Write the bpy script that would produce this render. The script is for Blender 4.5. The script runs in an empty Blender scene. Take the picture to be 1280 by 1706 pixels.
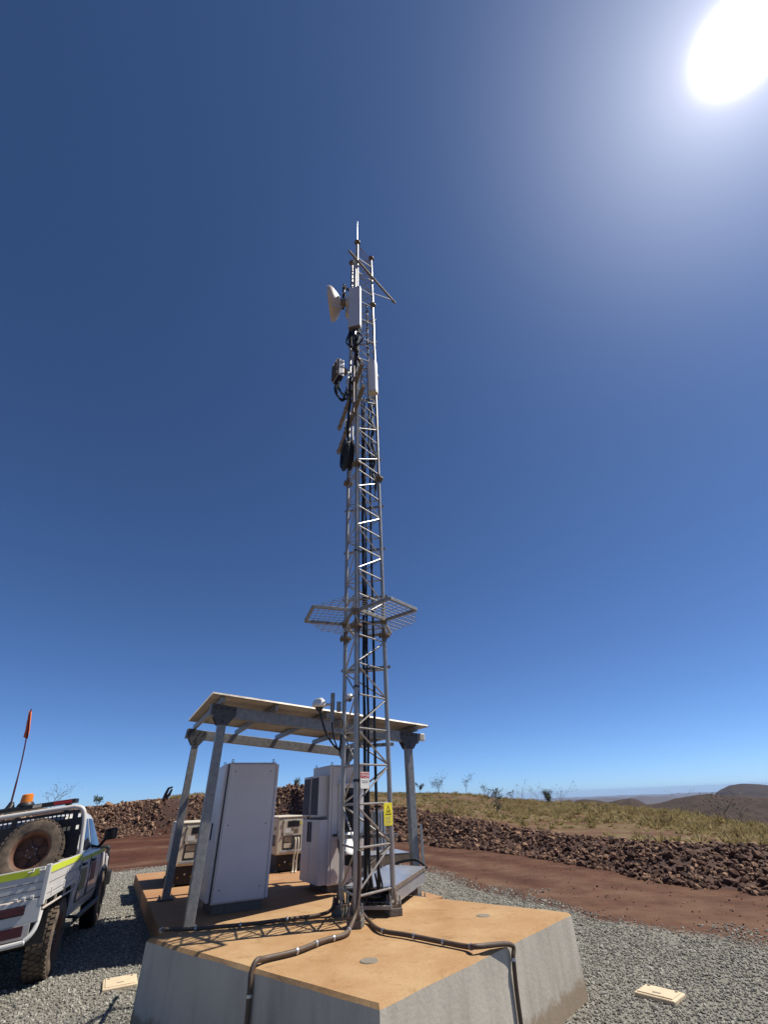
import bpy, bmesh, math, random
import numpy as np
from mathutils import Vector, Matrix, Quaternion
R = math.radians
random.seed(7); rng = np.random.default_rng(7)
SC = bpy.context.scene
COL = SC.collection

# ------------------------------------------------------------------ camera
CAM_Z = 1.70
cd = bpy.data.cameras.new('camera'); cam = bpy.data.objects.new('camera', cd); COL.objects.link(cam)
cd.sensor_fit = 'HORIZONTAL'; cd.sensor_width = 36.0; cd.lens = 702 / 1280 * 36.0
cd.clip_start = 0.05; cd.clip_end = 60000
_u = Vector((597 - 640, -176 - 853, 702)).normalized()          # up, in (right, down, forward)
_f = (Vector((0, 0, 1)) - _u * _u.z).normalized()
_r = _f.cross(_u)
if _r.x < 0: _r = -_r
_Rm = Matrix((_r, _f, _u))                                       # world = _Rm @ (right, down, fwd)
cx_, cy_, cz_ = _Rm.col[0], -_Rm.col[1], -_Rm.col[2]
cam.matrix_world = Matrix(((cx_.x, cy_.x, cz_.x, 0), (cx_.y, cy_.y, cz_.y, 0), (cx_.z, cy_.z, cz_.z, CAM_Z), (0, 0, 0, 1)))
SC.camera = cam

# ------------------------------------------------------------------ sky and sun
SUN_EL, SUN_AZ = R(57.7), R(75.9)                                # azimuth clockwise from +Y
SUN_DIR = Vector((math.sin(SUN_AZ) * math.cos(SUN_EL), math.cos(SUN_AZ) * math.cos(SUN_EL), math.sin(SUN_EL)))
w = bpy.data.worlds.new('World'); SC.world = w; w.use_nodes = True
nt = w.node_tree; N = nt.nodes; Lk = nt.links
bg = N['Background']
sky = N.new('ShaderNodeTexSky'); sky.sky_type = 'NISHITA'; sky.sun_disc = False
sky.sun_elevation = SUN_EL; sky.sun_rotation = SUN_AZ
sky.altitude = 700; sky.air_density = 0.5; sky.dust_density = 0.45; sky.ozone_density = 6.5
hs = N.new('ShaderNodeMix'); hs.data_type = 'RGBA'; hs.blend_type = 'MULTIPLY'; hs.inputs[0].default_value = 1.0   # the camera's cool white balance
hs.inputs[7].default_value = (.85, 1.0, 1.13, 1); Lk.new(sky.outputs[0], hs.inputs[6])
# the sun's own disc and aureole in the sky
geo = N.new('ShaderNodeNewGeometry')
dot = N.new('ShaderNodeVectorMath'); dot.operation = 'DOT_PRODUCT'; dot.inputs[1].default_value = -SUN_DIR
Lk.new(geo.outputs['Incoming'], dot.inputs[0])
ac = N.new('ShaderNodeMath'); ac.operation = 'ARCCOSINE'; Lk.new(dot.outputs['Value'], ac.inputs[0])
def mth(op, a, b):
    n = N.new('ShaderNodeMath'); n.operation = op
    for i, v in enumerate((a, b)):
        if isinstance(v, (int, float)): n.inputs[i].default_value = v
        elif v is not None: Lk.new(v, n.inputs[i])
    return n.outputs[0]
def gauss(sig, amp):
    q = mth('DIVIDE', ac.outputs[0], R(sig)); q = mth('POWER', q, 2.0); q = mth('MULTIPLY', q, -1.0)
    q = mth('EXPONENT', q, None); return mth('MULTIPLY', q, amp)
aur = mth('ADD', mth('ADD', gauss(1.75, 70.0), gauss(5.0, 3.2)), gauss(13.5, 1.7))
acol = N.new('ShaderNodeMix'); acol.data_type = 'RGBA'; acol.blend_type = 'MULTIPLY'; acol.inputs[0].default_value = 1.0
acol.inputs[6].default_value = (1.0, 0.93, 0.95, 1); Lk.new(aur, acol.inputs[7])
addc = N.new('ShaderNodeMix'); addc.data_type = 'RGBA'; addc.blend_type = 'ADD'; addc.inputs[0].default_value = 1.0
Lk.new(hs.outputs[2], addc.inputs[6]); Lk.new(acol.outputs[2], addc.inputs[7])
Lk.new(addc.outputs[2], bg.inputs[0]); bg.inputs[1].default_value = 0.091

sl = bpy.data.lights.new('sun', 'SUN'); sl.energy = 5.0; sl.angle = R(0.53); sl.color = (1.0, 0.95, 0.86)
so = bpy.data.objects.new('sun', sl); COL.objects.link(so)
so.rotation_euler = SUN_DIR.to_track_quat('Z', 'Y').to_euler(); so.location = (20, 5, 30)
vs = SC.view_settings; vs.view_transform = 'Standard'; vs.look = 'None'; vs.gamma = 1.0; vs.use_curve_mapping = False
vs.exposure = 0.40
SC.render.engine = 'CYCLES'
SC.cycles.max_bounces = 6; SC.cycles.diffuse_bounces = 3; SC.cycles.glossy_bounces = 3
SC.cycles.volume_bounces = 0; SC.cycles.use_denoising = True

# ------------------------------------------------------------------ materials
MAT = {}
K_ = .72                                                          # overall reflectance calibration for the exposure above
def kc(c, k=None): return tuple(min(1, x * (K_ if k is None else k)) for x in c[:3])
def mat(name, col, rough=0.6, metal=0.0, var=0.0, vscale=8.0, col2=None, bump=0.0, bscale=60.0, spec=0.5, detail=4.0, coat=0.0, stretch=None):
    """Principled with two-scale procedural colour variation and fine relief."""
    k_ = .86 if max(col) > .57 else K_
    col = kc(col, k_); col2 = kc(col2, k_) if col2 else None
    m = bpy.data.materials.new(name); m.use_nodes = True
    t = m.node_tree; b = t.nodes['Principled BSDF']
    b.inputs['Roughness'].default_value = rough; b.inputs['Metallic'].default_value = metal
    b.inputs['Specular IOR Level'].default_value = spec; b.inputs['Coat Weight'].default_value = coat
    b.inputs['Base Color'].default_value = (*col, 1)
    tc = t.nodes.new('ShaderNodeTexCoord')
    src = tc.outputs['Object']
    if stretch:
        mp = t.nodes.new('ShaderNodeMapping'); mp.inputs['Scale'].default_value = stretch
        t.links.new(src, mp.inputs[0]); src = mp.outputs[0]
    if var > 0 or col2:
        n = t.nodes.new('ShaderNodeTexNoise'); n.inputs['Scale'].default_value = vscale; n.inputs['Detail'].default_value = detail
        n.inputs['Roughness'].default_value = 0.62
        t.links.new(src, n.inputs['Vector'])
        r = t.nodes.new('ShaderNodeValToRGB'); r.color_ramp.elements[0].position = 0.3; r.color_ramp.elements[1].position = 0.7
        c2 = col2 or tuple(min(1, c * (1 + var)) for c in col)
        c1 = col if col2 else tuple(c * (1 - var) for c in col)
        r.color_ramp.elements[0].color = (*c1, 1); r.color_ramp.elements[1].color = (*c2, 1)
        t.links.new(n.outputs['Fac'], r.inputs[0]); t.links.new(r.outputs[0], b.inputs['Base Color'])
        mr = t.nodes.new('ShaderNodeMapRange'); mr.inputs[3].default_value = max(0, rough - .1); mr.inputs[4].default_value = min(1, rough + .12)
        t.links.new(n.outputs['Fac'], mr.inputs[0]); t.links.new(mr.outputs[0], b.inputs['Roughness'])
    if bump > 0:
        n2 = t.nodes.new('ShaderNodeTexNoise'); n2.inputs['Scale'].default_value = bscale; n2.inputs['Detail'].default_value = 5
        t.links.new(src, n2.inputs['Vector'])
        bp = t.nodes.new('ShaderNodeBump'); bp.inputs['Strength'].default_value = bump; bp.inputs['Distance'].default_value = 0.02
        t.links.new(n2.outputs['Fac'], bp.inputs['Height']); t.links.new(bp.outputs[0], b.inputs['Normal'])
    MAT[name] = m; return m
mat('galv_dark', (.12, .118, .12), .55, .3, .25, 12)
mat('galv', (.36, .352, .338), .48, .40, .22, 14, bump=.05, bscale=30)
mat('galv_tower', (.49, .455, .41), .38, .55, .16, 9)
mat('galv_brown', (.25, .19, .135), .6, .2, .25, 12)
mat('alu', (.60, .61, .62), .32, .7, .1, 6)
mat('roof_metal', (.50, .44, .37), .36, .65, .10, 5)
mat('cabinet_grey', (.86, .78, .74), .42, 0, .05, 1.5, coat=.1)
mat('cabinet_dark', (.06, .06, .065), .55, 0, .2, 20)
mat('louvre', (.13, .12, .125), .6, 0, .15, 30)
mat('white_plastic', (.78, .77, .74), .4, 0, .05, 6)
mat('radome', (.60, .59, .60), .45, 0, .04, 4)
mat('dish_bounce_tan', (.60, .50, .41), .5, 0, .12, 7)  # white dish toned tan: dust plus bounced ground light put into the colour
mat('black_rubber', (.012, .012, .013), .55, 0, .3, 20)
mat('black_plastic', (.02, .02, .022), .5, 0, .25, 12)
mat('black_tank', (.015, .015, .016), .6, 0, .3, 9)
mat('tyre', (.035, .028, .023), .85, 0, .4, 9, col2=(.24, .17, .115), bump=.2, bscale=80)  # tan mottling is dust, lightened further to stand in for sun flare
mat('rim_rust', (.16, .075, .045), .7, .1, .3, 10)
mat('gen_beige', (.62, .55, .42), .5, 0, .06, 5)
mat('conduit', (.085, .055, .038), .6, 0, .3, 9, col2=(.16, .10, .06))
mat('ute_white', (.60, .585, .55), .35, 0, .05, 3, col2=(.66, .63, .58), coat=.3)
mat('ute_dust', (.62, .58, .53), .45, 0, .15, 4, col2=(.52, .40, .30))
mat('lime', (.62, .70, .03), .4, 0, .06, 8)
mat('lime_shaded', (.26, .26, .10), .5, 0, .2, 6)  # lime dimmed in the colour for the shade on the door
mat('red_shaded', (.26, .07, .065), .5, 0, .2, 6)  # red dimmed in the colour for the same door shade
mat('glass_dark', (.03, .03, .035), .08, 0, 0)
mat('red_plate', (.10, .014, .02), .4, 0, .2, 12)
mat('red_paint', (.62, .03, .03), .4, 0, .08, 20)
mat('red_lens', (.55, .03, .02), .25)
mat('amber', (.75, .22, .02), .3)
mat('orange_flag', (.75, .16, .05), .8, 0, .2, 15)
mat('sign_yellow', (.80, .68, .02), .4, 0, .05, 20)
mat('sign_white', (.75, .74, .70), .4)
mat('ink', (.02, .02, .02), .6)
mat('ink_grey', (.30, .30, .26), .6)
mat('pit_cream', (.66, .52, .34), .7, 0, .12, 14, bump=.1)
mat('grout', (.20, .18, .15), .9, 0, .2, 20, bump=.3)
mat('plug', (.27, .23, .17), .9, 0, .12, 18, bump=.2)
mat('wood_dead', (.10, .075, .055), .9, 0, .3, 10)
mat('bark', (.20, .155, .125), .9, 0, .3, 14)
mat('leaf', (.07, .085, .035), .75, 0, .3, 6)
mat('leaf_dry', (.13, .125, .085), .8, 0, .3, 6)
mat('brass', (.35, .22, .06), .4, .8)

def concrete(name, base, stain, dark, top=True):
    m = bpy.data.materials.new(name); m.use_nodes = True; t = m.node_tree; b = t.nodes['Principled BSDF']
    base, stain = kc(base), kc(stain)
    tc = t.nodes.new('ShaderNodeTexCoord')
    def noise(sc, det, vec=None, rough=.6):
        n = t.nodes.new('ShaderNodeTexNoise'); n.inputs['Scale'].default_value = sc; n.inputs['Detail'].default_value = det
        n.inputs['Roughness'].default_value = rough
        t.links.new(vec or tc.outputs['Object'], n.inputs['Vector']); return n.outputs['Fac']
    def ramp(f, a, b_, c1, c2):
        r = t.nodes.new('ShaderNodeValToRGB'); r.color_ramp.elements[0].position = a; r.color_ramp.elements[1].position = b_
        r.color_ramp.elements[0].color = (*c1, 1); r.color_ramp.elements[1].color = (*c2, 1); t.links.new(f, r.inputs[0]); return r.outputs[0]
    def mix(f, a, b_, mode='MIX'):
        x = t.nodes.new('ShaderNodeMix'); x.data_type = 'RGBA'; x.blend_type = mode
        if isinstance(f, float): x.inputs[0].default_value = f
        else: t.links.new(f, x.inputs[0])
        t.links.new(a, x.inputs[6]); t.links.new(b_, x.inputs[7]); return x.outputs[2]
    if top:
        c = ramp(noise(1.6, 6), .32, .68, base, stain)
        d = ramp(noise(4.5, 7, None, .7), .55, .8, (1, 1, 1), dark)
        c = mix(1.0, c, d, 'MULTIPLY')
        g = ramp(noise(60, 3), .3, .7, (.88, .88, .88), (1.08, 1.08, 1.08)); c = mix(1.0, c, g, 'MULTIPLY')
    else:
        mp = t.nodes.new('ShaderNodeMapping'); mp.inputs['Scale'].default_value = (2.6, 2.6, .55); t.links.new(tc.outputs['Object'], mp.inputs[0])
        c = ramp(noise(1.2, 5), .3, .7, base, stain)
        d = ramp(noise(2.2, 6, mp.outputs[0]), .45, .8, (1, 1, 1), dark); c = mix(1.0, c, d, 'MULTIPLY')
        # dirt splashed up from the ground
        sx = t.nodes.new('ShaderNodeSeparateXYZ'); t.links.new(tc.outputs['Object'], sx.inputs[0])
        ad = t.nodes.new('ShaderNodeMath'); ad.operation = 'MULTIPLY_ADD'; t.links.new(noise(9, 5), ad.inputs[0]); ad.inputs[1].default_value = -.22; t.links.new(sx.outputs['Z'], ad.inputs[2])
        rr = ramp(ad.outputs[0], -.08, .06, (.7, .7, .7), (0, 0, 0))
        rd = t.nodes.new('ShaderNodeRGB'); rd.outputs[0].default_value = (.25, .17, .095, 1)
        x = t.nodes.new('ShaderNodeMix'); x.data_type = 'RGBA'; t.links.new(rr, x.inputs[0]); t.links.new(c, x.inputs[6]); t.links.new(rd.outputs[0], x.inputs[7]); c = x.outputs[2]
    t.links.new(c, b.inputs['Base Color']); b.inputs['Roughness'].default_value = .88; b.inputs['Specular IOR Level'].default_value = .3
    bp = t.nodes.new('ShaderNodeBump'); bp.inputs['Strength'].default_value = .25; bp.inputs['Distance'].default_value = .012
    t.links.new(noise(35, 6), bp.inputs['Height']); t.links.new(bp.outputs[0], b.inputs['Normal'])
    MAT[name] = m
concrete('conc_top', (.44, .24, .10), (.57, .37, .185), (.58, .45, .36))
concrete('conc_side', (.62, .545, .44), (.75, .675, .555), (.66, .66, .66), False)
concrete('conc_slab', (.44, .215, .095), (.50, .29, .14), (.72, .6, .5))

# ------------------------------------------------------------------ mesh helpers
class MB:
    def __init__(s): s.v = []; s.f = []; s.m = []
    def add(s, vs, fs, mi=0):
        o = len(s.v); s.v += [tuple(v) for v in vs]; s.f += [tuple(i + o for i in f) for f in fs]; s.m += [mi] * len(fs); return s
    def box(s, c, d, rot=None, mi=0):
        c = Vector(c); rot = rot or Matrix.Identity(3)
        vs = [c + rot @ Vector((x * d[0] / 2, y * d[1] / 2, z * d[2] / 2)) for x in (-1, 1) for y in (-1, 1) for z in (-1, 1)]
        return s.add(vs, [(0, 1, 3, 2), (4, 6, 7, 5), (0, 4, 5, 1), (2, 3, 7, 6), (0, 2, 6, 4), (1, 5, 7, 3)], mi)
    def bb(s, a, b, mi=0):
        return s.box([(a[i] + b[i]) / 2 for i in range(3)], [abs(b[i] - a[i]) for i in range(3)], None, mi)
    def beam(s, p, q, wd, h, up=(0, 0, 1), mi=0):
        p, q = Vector(p), Vector(q); d = (q - p); L = d.length; d.normalize(); u = Vector(up); sd = d.cross(u).normalized(); u = sd.cross(d)
        return s.box((p + q) / 2, (L, wd, h), Matrix((d, sd, u)).transposed(), mi)
    def tube(s, pts, r, n=8, caps=True, mi=0):
        pts = [Vector(p) for p in pts]; rs = r if isinstance(r, (list, tuple)) else [r] * len(pts)
        o = len(s.v); prev = None
        for i, p in enumerate(pts):
            t = (pts[min(i + 1, len(pts) - 1)] - pts[max(i - 1, 0)]).normalized()
            if prev is None:
                a = t.cross(Vector((0, 0, 1)) if abs(t.z) < .9 else Vector((1, 0, 0))).normalized()
            else:
                a = (prev - t * prev.dot(t)).normalized()
            prev = a; b = t.cross(a)
            for k in range(n):
                an = 2 * math.pi * k / n; s.v.append(tuple(p + (a * math.cos(an) + b * math.sin(an)) * rs[i]))
        for i in range(len(pts) - 1):
            for k in range(n):
                k2 = (k + 1) % n; s.f.append((o + i * n + k, o + i * n + k2, o + (i + 1) * n + k2, o + (i + 1) * n + k)); s.m.append(mi)
        if caps:
            s.f.append(tuple(o + k for k in reversed(range(n)))); s.m.append(mi)
            e = o + (len(pts) - 1) * n; s.f.append(tuple(e + k for k in range(n))); s.m.append(mi)
        return s
    def lathe(s, prof, org, ax, n=32, mi=0, closed=False):
        """prof: (radius, along-axis) pairs"""
        org = Vector(org); ax = Vector(ax).normalized(); a = ax.cross(Vector((0, 0, 1)) if abs(ax.z) < .9 else Vector((1, 0, 0))).normalized(); b = ax.cross(a)
        o = len(s.v); m_ = len(prof)
        for k in range(n):
            an = 2 * math.pi * k / n; e = a * math.cos(an) + b * math.sin(an)
            for r_, t_ in prof: s.v.append(tuple(org + ax * t_ + e * r_))
        for k in range(n):
            k2 = (k + 1) % n
            for j in range(m_ if closed else m_ - 1):
                j2 = (j + 1) % m_; s.f.append((o + k * m_ + j, o + k2 * m_ + j, o + k2 * m_ + j2, o + k * m_ + j2)); s.m.append(mi)
        if not closed:
            for j, rev in ((0, False), (m_ - 1, True)):
                if prof[j][0] > 1e-4:
                    ids = [o + k * m_ + j for k in range(n)]; s.f.append(tuple(reversed(ids)) if rev else tuple(ids)); s.m.append(mi)
        return s
    def prism(s, poly, ext, mi=0):
        poly = [Vector(p) for p in poly]; ext = Vector(ext); n = len(poly)
        return s.add(poly + [p + ext for p in poly], [tuple(reversed(range(n))), tuple(range(n, 2 * n))] + [(i, (i + 1) % n, n + (i + 1) % n, n + i) for i in range(n)], mi)
    def mesh(s, name, mats, off=None, bevel=0, smooth=True, seg=2, angle=35):
        me = bpy.data.meshes.new(name)
        vs = s.v if off is None else [(a - off[0], b - off[1], c - off[2]) for a, b, c in s.v]
        me.from_pydata(vs, [], s.f)
        if not isinstance(mats, (list, tuple)): mats = [mats]
        for m_ in mats: me.materials.append(MAT[m_])
        if len(mats) > 1: me.polygons.foreach_set('material_index', s.m)
        bm = bmesh.new(); bm.from_mesh(me)
        bmesh.ops.recalc_face_normals(bm, faces=bm.faces)
        if bevel > 0:
            es = [e for e in bm.edges if len(e.link_faces) == 2 and e.calc_face_angle(0) > R(30)]
            bmesh.ops.bevel(bm, geom=es, offset=bevel, segments=seg, profile=.5, affect='EDGES', clamp_overlap=True)
        bm.to_mesh(me); bm.free()
        if smooth and bevel == 0:
            me.shade_smooth(); me.set_sharp_from_angle(angle=R(angle))
        return me
    def build(s, name, mats, parent=None, off=None, bevel=0, smooth=True, seg=2, angle=35):
        if parent is not None and off is None and 'worldmodel' in parent: off = parent['worldmodel']
        return link(name, s.mesh(name, mats, off, bevel, smooth, seg, angle), parent)
ROOT = {}
def link(name, me, parent=None):
    o = bpy.data.objects.new(name, me); COL.objects.link(o)
    if parent is not None:
        o.parent = parent
    return o
def tag(o, label, cat, group=None, kind=None):
    if label: o['label'] = label
    if cat: o['category'] = cat
    if group: o['group'] = group
    if kind: o['kind'] = kind
    return o
class Thing:
    """an Empty at a thing's base; parts are modelled in world coordinates (local=False) or in its own frame"""
    def __init__(s, name, label, cat, loc=(0, 0, 0), group=None, matrix=None, local=False, kind=None):
        s.o = bpy.data.objects.new(name, None); COL.objects.link(s.o); s.o.empty_display_size = .2
        if matrix is not None: s.o.matrix_world = matrix
        else: s.o.location = loc
        s.loc = None if local else tuple(loc); tag(s.o, label, cat, group, kind)
    def part(s, name, mb, mats, bevel=0, parent=None, smooth=True, seg=2, angle=35):
        return link(name, mb.mesh(name, mats, s.loc, bevel, smooth, seg, angle), parent or s.o)
def single(name, mb, mats, label, cat, loc=(0, 0, 0), group=None, bevel=0, kind=None, smooth=True, angle=35):
    me = mb.mesh(name, mats, loc, bevel, smooth, 2, angle); o = link(name, me); o.location = loc; return tag(o, label, cat, group, kind)
def seg_obj(name, me, p, q, parent, loc):
    """unit mesh along +Z, placed from p to q"""
    p, q = Vector(p) - Vector(loc), Vector(q) - Vector(loc); d = q - p
    o = bpy.data.objects.new(name, me); COL.objects.link(o); o.parent = parent
    o.location = p; o.rotation_mode = 'QUATERNION'; o.rotation_quaternion = d.to_track_quat('Z', 'Y'); o.scale = (1, 1, d.length); return o
def catmull(pts, k=6):
    pts = [Vector(p) for p in pts]; P = [pts[0]] + pts + [pts[-1]]; out = []
    for i in range(1, len(P) - 2):
        a, b, c, d = P[i - 1:i + 3]
        for j in range(k):
            t = j / k; out.append(.5 * ((2 * b) + (c - a) * t + (2 * a - 5 * b + 4 * c - d) * t * t + (3 * b - a - 3 * c + d) * t ** 3))
    out.append(pts[-1]); return out
def text_mesh(name, body, size, matn, parent, M, extrude=.0006, bold=True):
    cu = bpy.data.curves.new(name, 'FONT'); cu.body = body; cu.size = size; cu.extrude = extrude; cu.align_x = 'CENTER'; cu.align_y = 'CENTER'
    if bold: cu.offset = size * .015
    t = bpy.data.objects.new(name, cu); COL.objects.link(t)
    dg = bpy.context.evaluated_depsgraph_get(); me = bpy.data.meshes.new_from_object(t.evaluated_get(dg)); bpy.data.objects.remove(t)
    me.materials.clear(); me.materials.append(MAT[matn])
    o = link(name, me, parent); o.matrix_local = M; return o

# ------------------------------------------------------------------ terrain
def vnoise(x, y, s, seed=0):
    x = np.asarray(x, float) / s; y = np.asarray(y, float) / s
    xi = np.floor(x).astype(np.int64); yi = np.floor(y).astype(np.int64); fx = x - xi; fy = y - yi
    fx = fx * fx * (3 - 2 * fx); fy = fy * fy * (3 - 2 * fy)
    def h(i, j):
        n = (i * 374761393 + j * 668265263 + seed * 982451653) & 0x7fffffff
        n = ((n ^ (n >> 13)) * 1274126177) & 0x7fffffff; return ((n ^ (n >> 16)) & 0xffff) / 65535.0
    return ((h(xi, yi) * (1 - fx) + h(xi + 1, yi) * fx) * (1 - fy) + (h(xi, yi + 1) * (1 - fx) + h(xi + 1, yi + 1) * fx) * fy) - .5
def fbm(x, y, s, o=4, seed=0):
    return sum(vnoise(x, y, s / 2 ** k, seed + k) / 2 ** k for k in range(o))
#        az    toe  top  ztop crest zcrest gravel
TB = np.array([
    (-180, 20, 22, 0.1, 40, -2.0, 8), (-90, 38, 42, 1.0, 60, 1.0, 14), (-60, 42, 46, 1.6, 62, 1.6, 18), (-37, 45, 49, 1.85, 66, 1.8, 20), (-31, 45, 48.5, 2.0, 68, 2.1, 20.4),
    (-27, 44.5, 48.5, 2.25, 70, 2.4, 20.6), (-23, 43, 47, 2.35, 70, 2.75, 21.5), (-17, 41.5, 45.5, 2.6, 70, 2.9, 20.5), (-11.5, 40, 44, 2.95, 70, 3.1, 19), (-5, 31, 36, 1.75, 73, 2.8, 17.2), (-1.4, 26, 31.5, 1.2, 75, 2.55, 16.4),
    (2.5, 25, 30, .98, 76, 2.25, 15.1), (5, 23, 27, .82, 76, 2.0, 13.9), (8.2, 21.2, 24.6, .66, 75, 1.7, 12.6), (12.3, 19.4, 22, .48, 74, 1.1, 11.2), (18, 16.6, 18.9, .40, 70, .45, 9.9), (24.4, 14.1, 16.2, .42, 60, -.05, 9.2),
    (28.6, 13.4, 15.3, .45, 50, -.45, 8.8), (33, 13.1, 14.8, .46, 42, -.75, 8.5), (50, 13, 14.6, .4, 36, -1.1, 7.4), (90, 14, 16, .3, 35, -1.5, 7.0), (180, 20, 22, .1, 40, -2.0, 8)], float)
def tb(az, k): return np.interp(az, TB[:, 0], TB[:, k])
def sm(t): t = np.clip(t, 0, 1); return t * t * (3 - 2 * t)
UTE_O = np.array((-4.47, 7.60)); UTE_H = 111.0; UTE_ROLL = 6.5
_ud = np.array((math.cos(R(UTE_H)), math.sin(R(UTE_H)))); _ur = np.array((_ud[1], -_ud[0]))
def H(x, y):
    x = np.asarray(x, float); y = np.asarray(y, float)
    r = np.hypot(x, y); az = np.degrees(np.arctan2(x, y))
    wob = fbm(x, y, 6, 3, 5)
    toe, top, zt, cr, zc = tb(az, 1) + wob * .9, tb(az, 2) + wob * .9, tb(az, 3), tb(az, 4), tb(az, 5)
    z = zt * sm((r - toe) / (top - toe))
    inf = sm((r - top) / 3.0)
    field = (zc - zt) * np.clip((r - top) / (cr - top), 0, 1.0)
    z = z + inf * (fbm(x, y, 9, 4, 11) * .55 * np.clip(r / 40, .4, 1)) + np.where(r > top, field, 0)
    # windrow lip along the top of the right-hand bank
    lip = np.exp(-((r - top - .2) / 1.0) ** 2) * np.where(az > -2, .05, .0); z = z + lip + inf * 0
    # falls away past the crest
    d = np.clip(r - cr, 0, None)
    z = z - np.interp(d, (0, 20, 80, 400, 1500, 6000, 30000), (0, .9, 9, 70, 130, 235, 320))
    z = z + np.clip((r - 300) / 2000, 0, 1) * fbm(x, y, 900, 4, 21) * 70
    # wheel-worn dirt
    near = sm((r - tb(az, 6)) / 3) * (1 - sm((r - toe + 1) / 2)); z = z + near * fbm(x, y, 1.6, 3, 3) * .05
    # the gravel falls away under the far side of the vehicle
    px, py = x - UTE_O[0], y - UTE_O[1]
    lat = -(px * _ur[0] + py * _ur[1]); lon = px * _ud[0] + py * _ud[1]
    dip = np.clip(lat, 0, 3.2) * math.tan(R(UTE_ROLL)) * sm((lon + 4.5) / 2.5) * (1 - sm((lon - 5) / 4)) * (1 - sm((lat - 3.2) / 5))
    return z - dip
def grid_mesh(name, X, Y, Z, mats, attrs=None, loop=False):
    n, m = X.shape; me = bpy.data.meshes.new(name)
    vs = np.stack([X, Y, Z], -1).reshape(-1, 3)
    i, j = np.meshgrid(np.arange(n - 1), np.arange(m if loop else m - 1), indexing='ij'); j2 = (j + 1) % m
    f = np.stack([i * m + j, (i + 1) * m + j, (i + 1) * m + j2, i * m + j2], -1).reshape(-1, 4)
    me.from_pydata(vs.tolist(), [], f.tolist())
    for k, a in (attrs or {}).items():
        at = me.attributes.new(k, 'FLOAT', 'POINT'); at.data.foreach_set('value', np.clip(a, 0, 1).astype(np.float32).ravel())
    for q in mats: me.materials.append(MAT[q])
    me.shade_smooth(); return me

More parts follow.
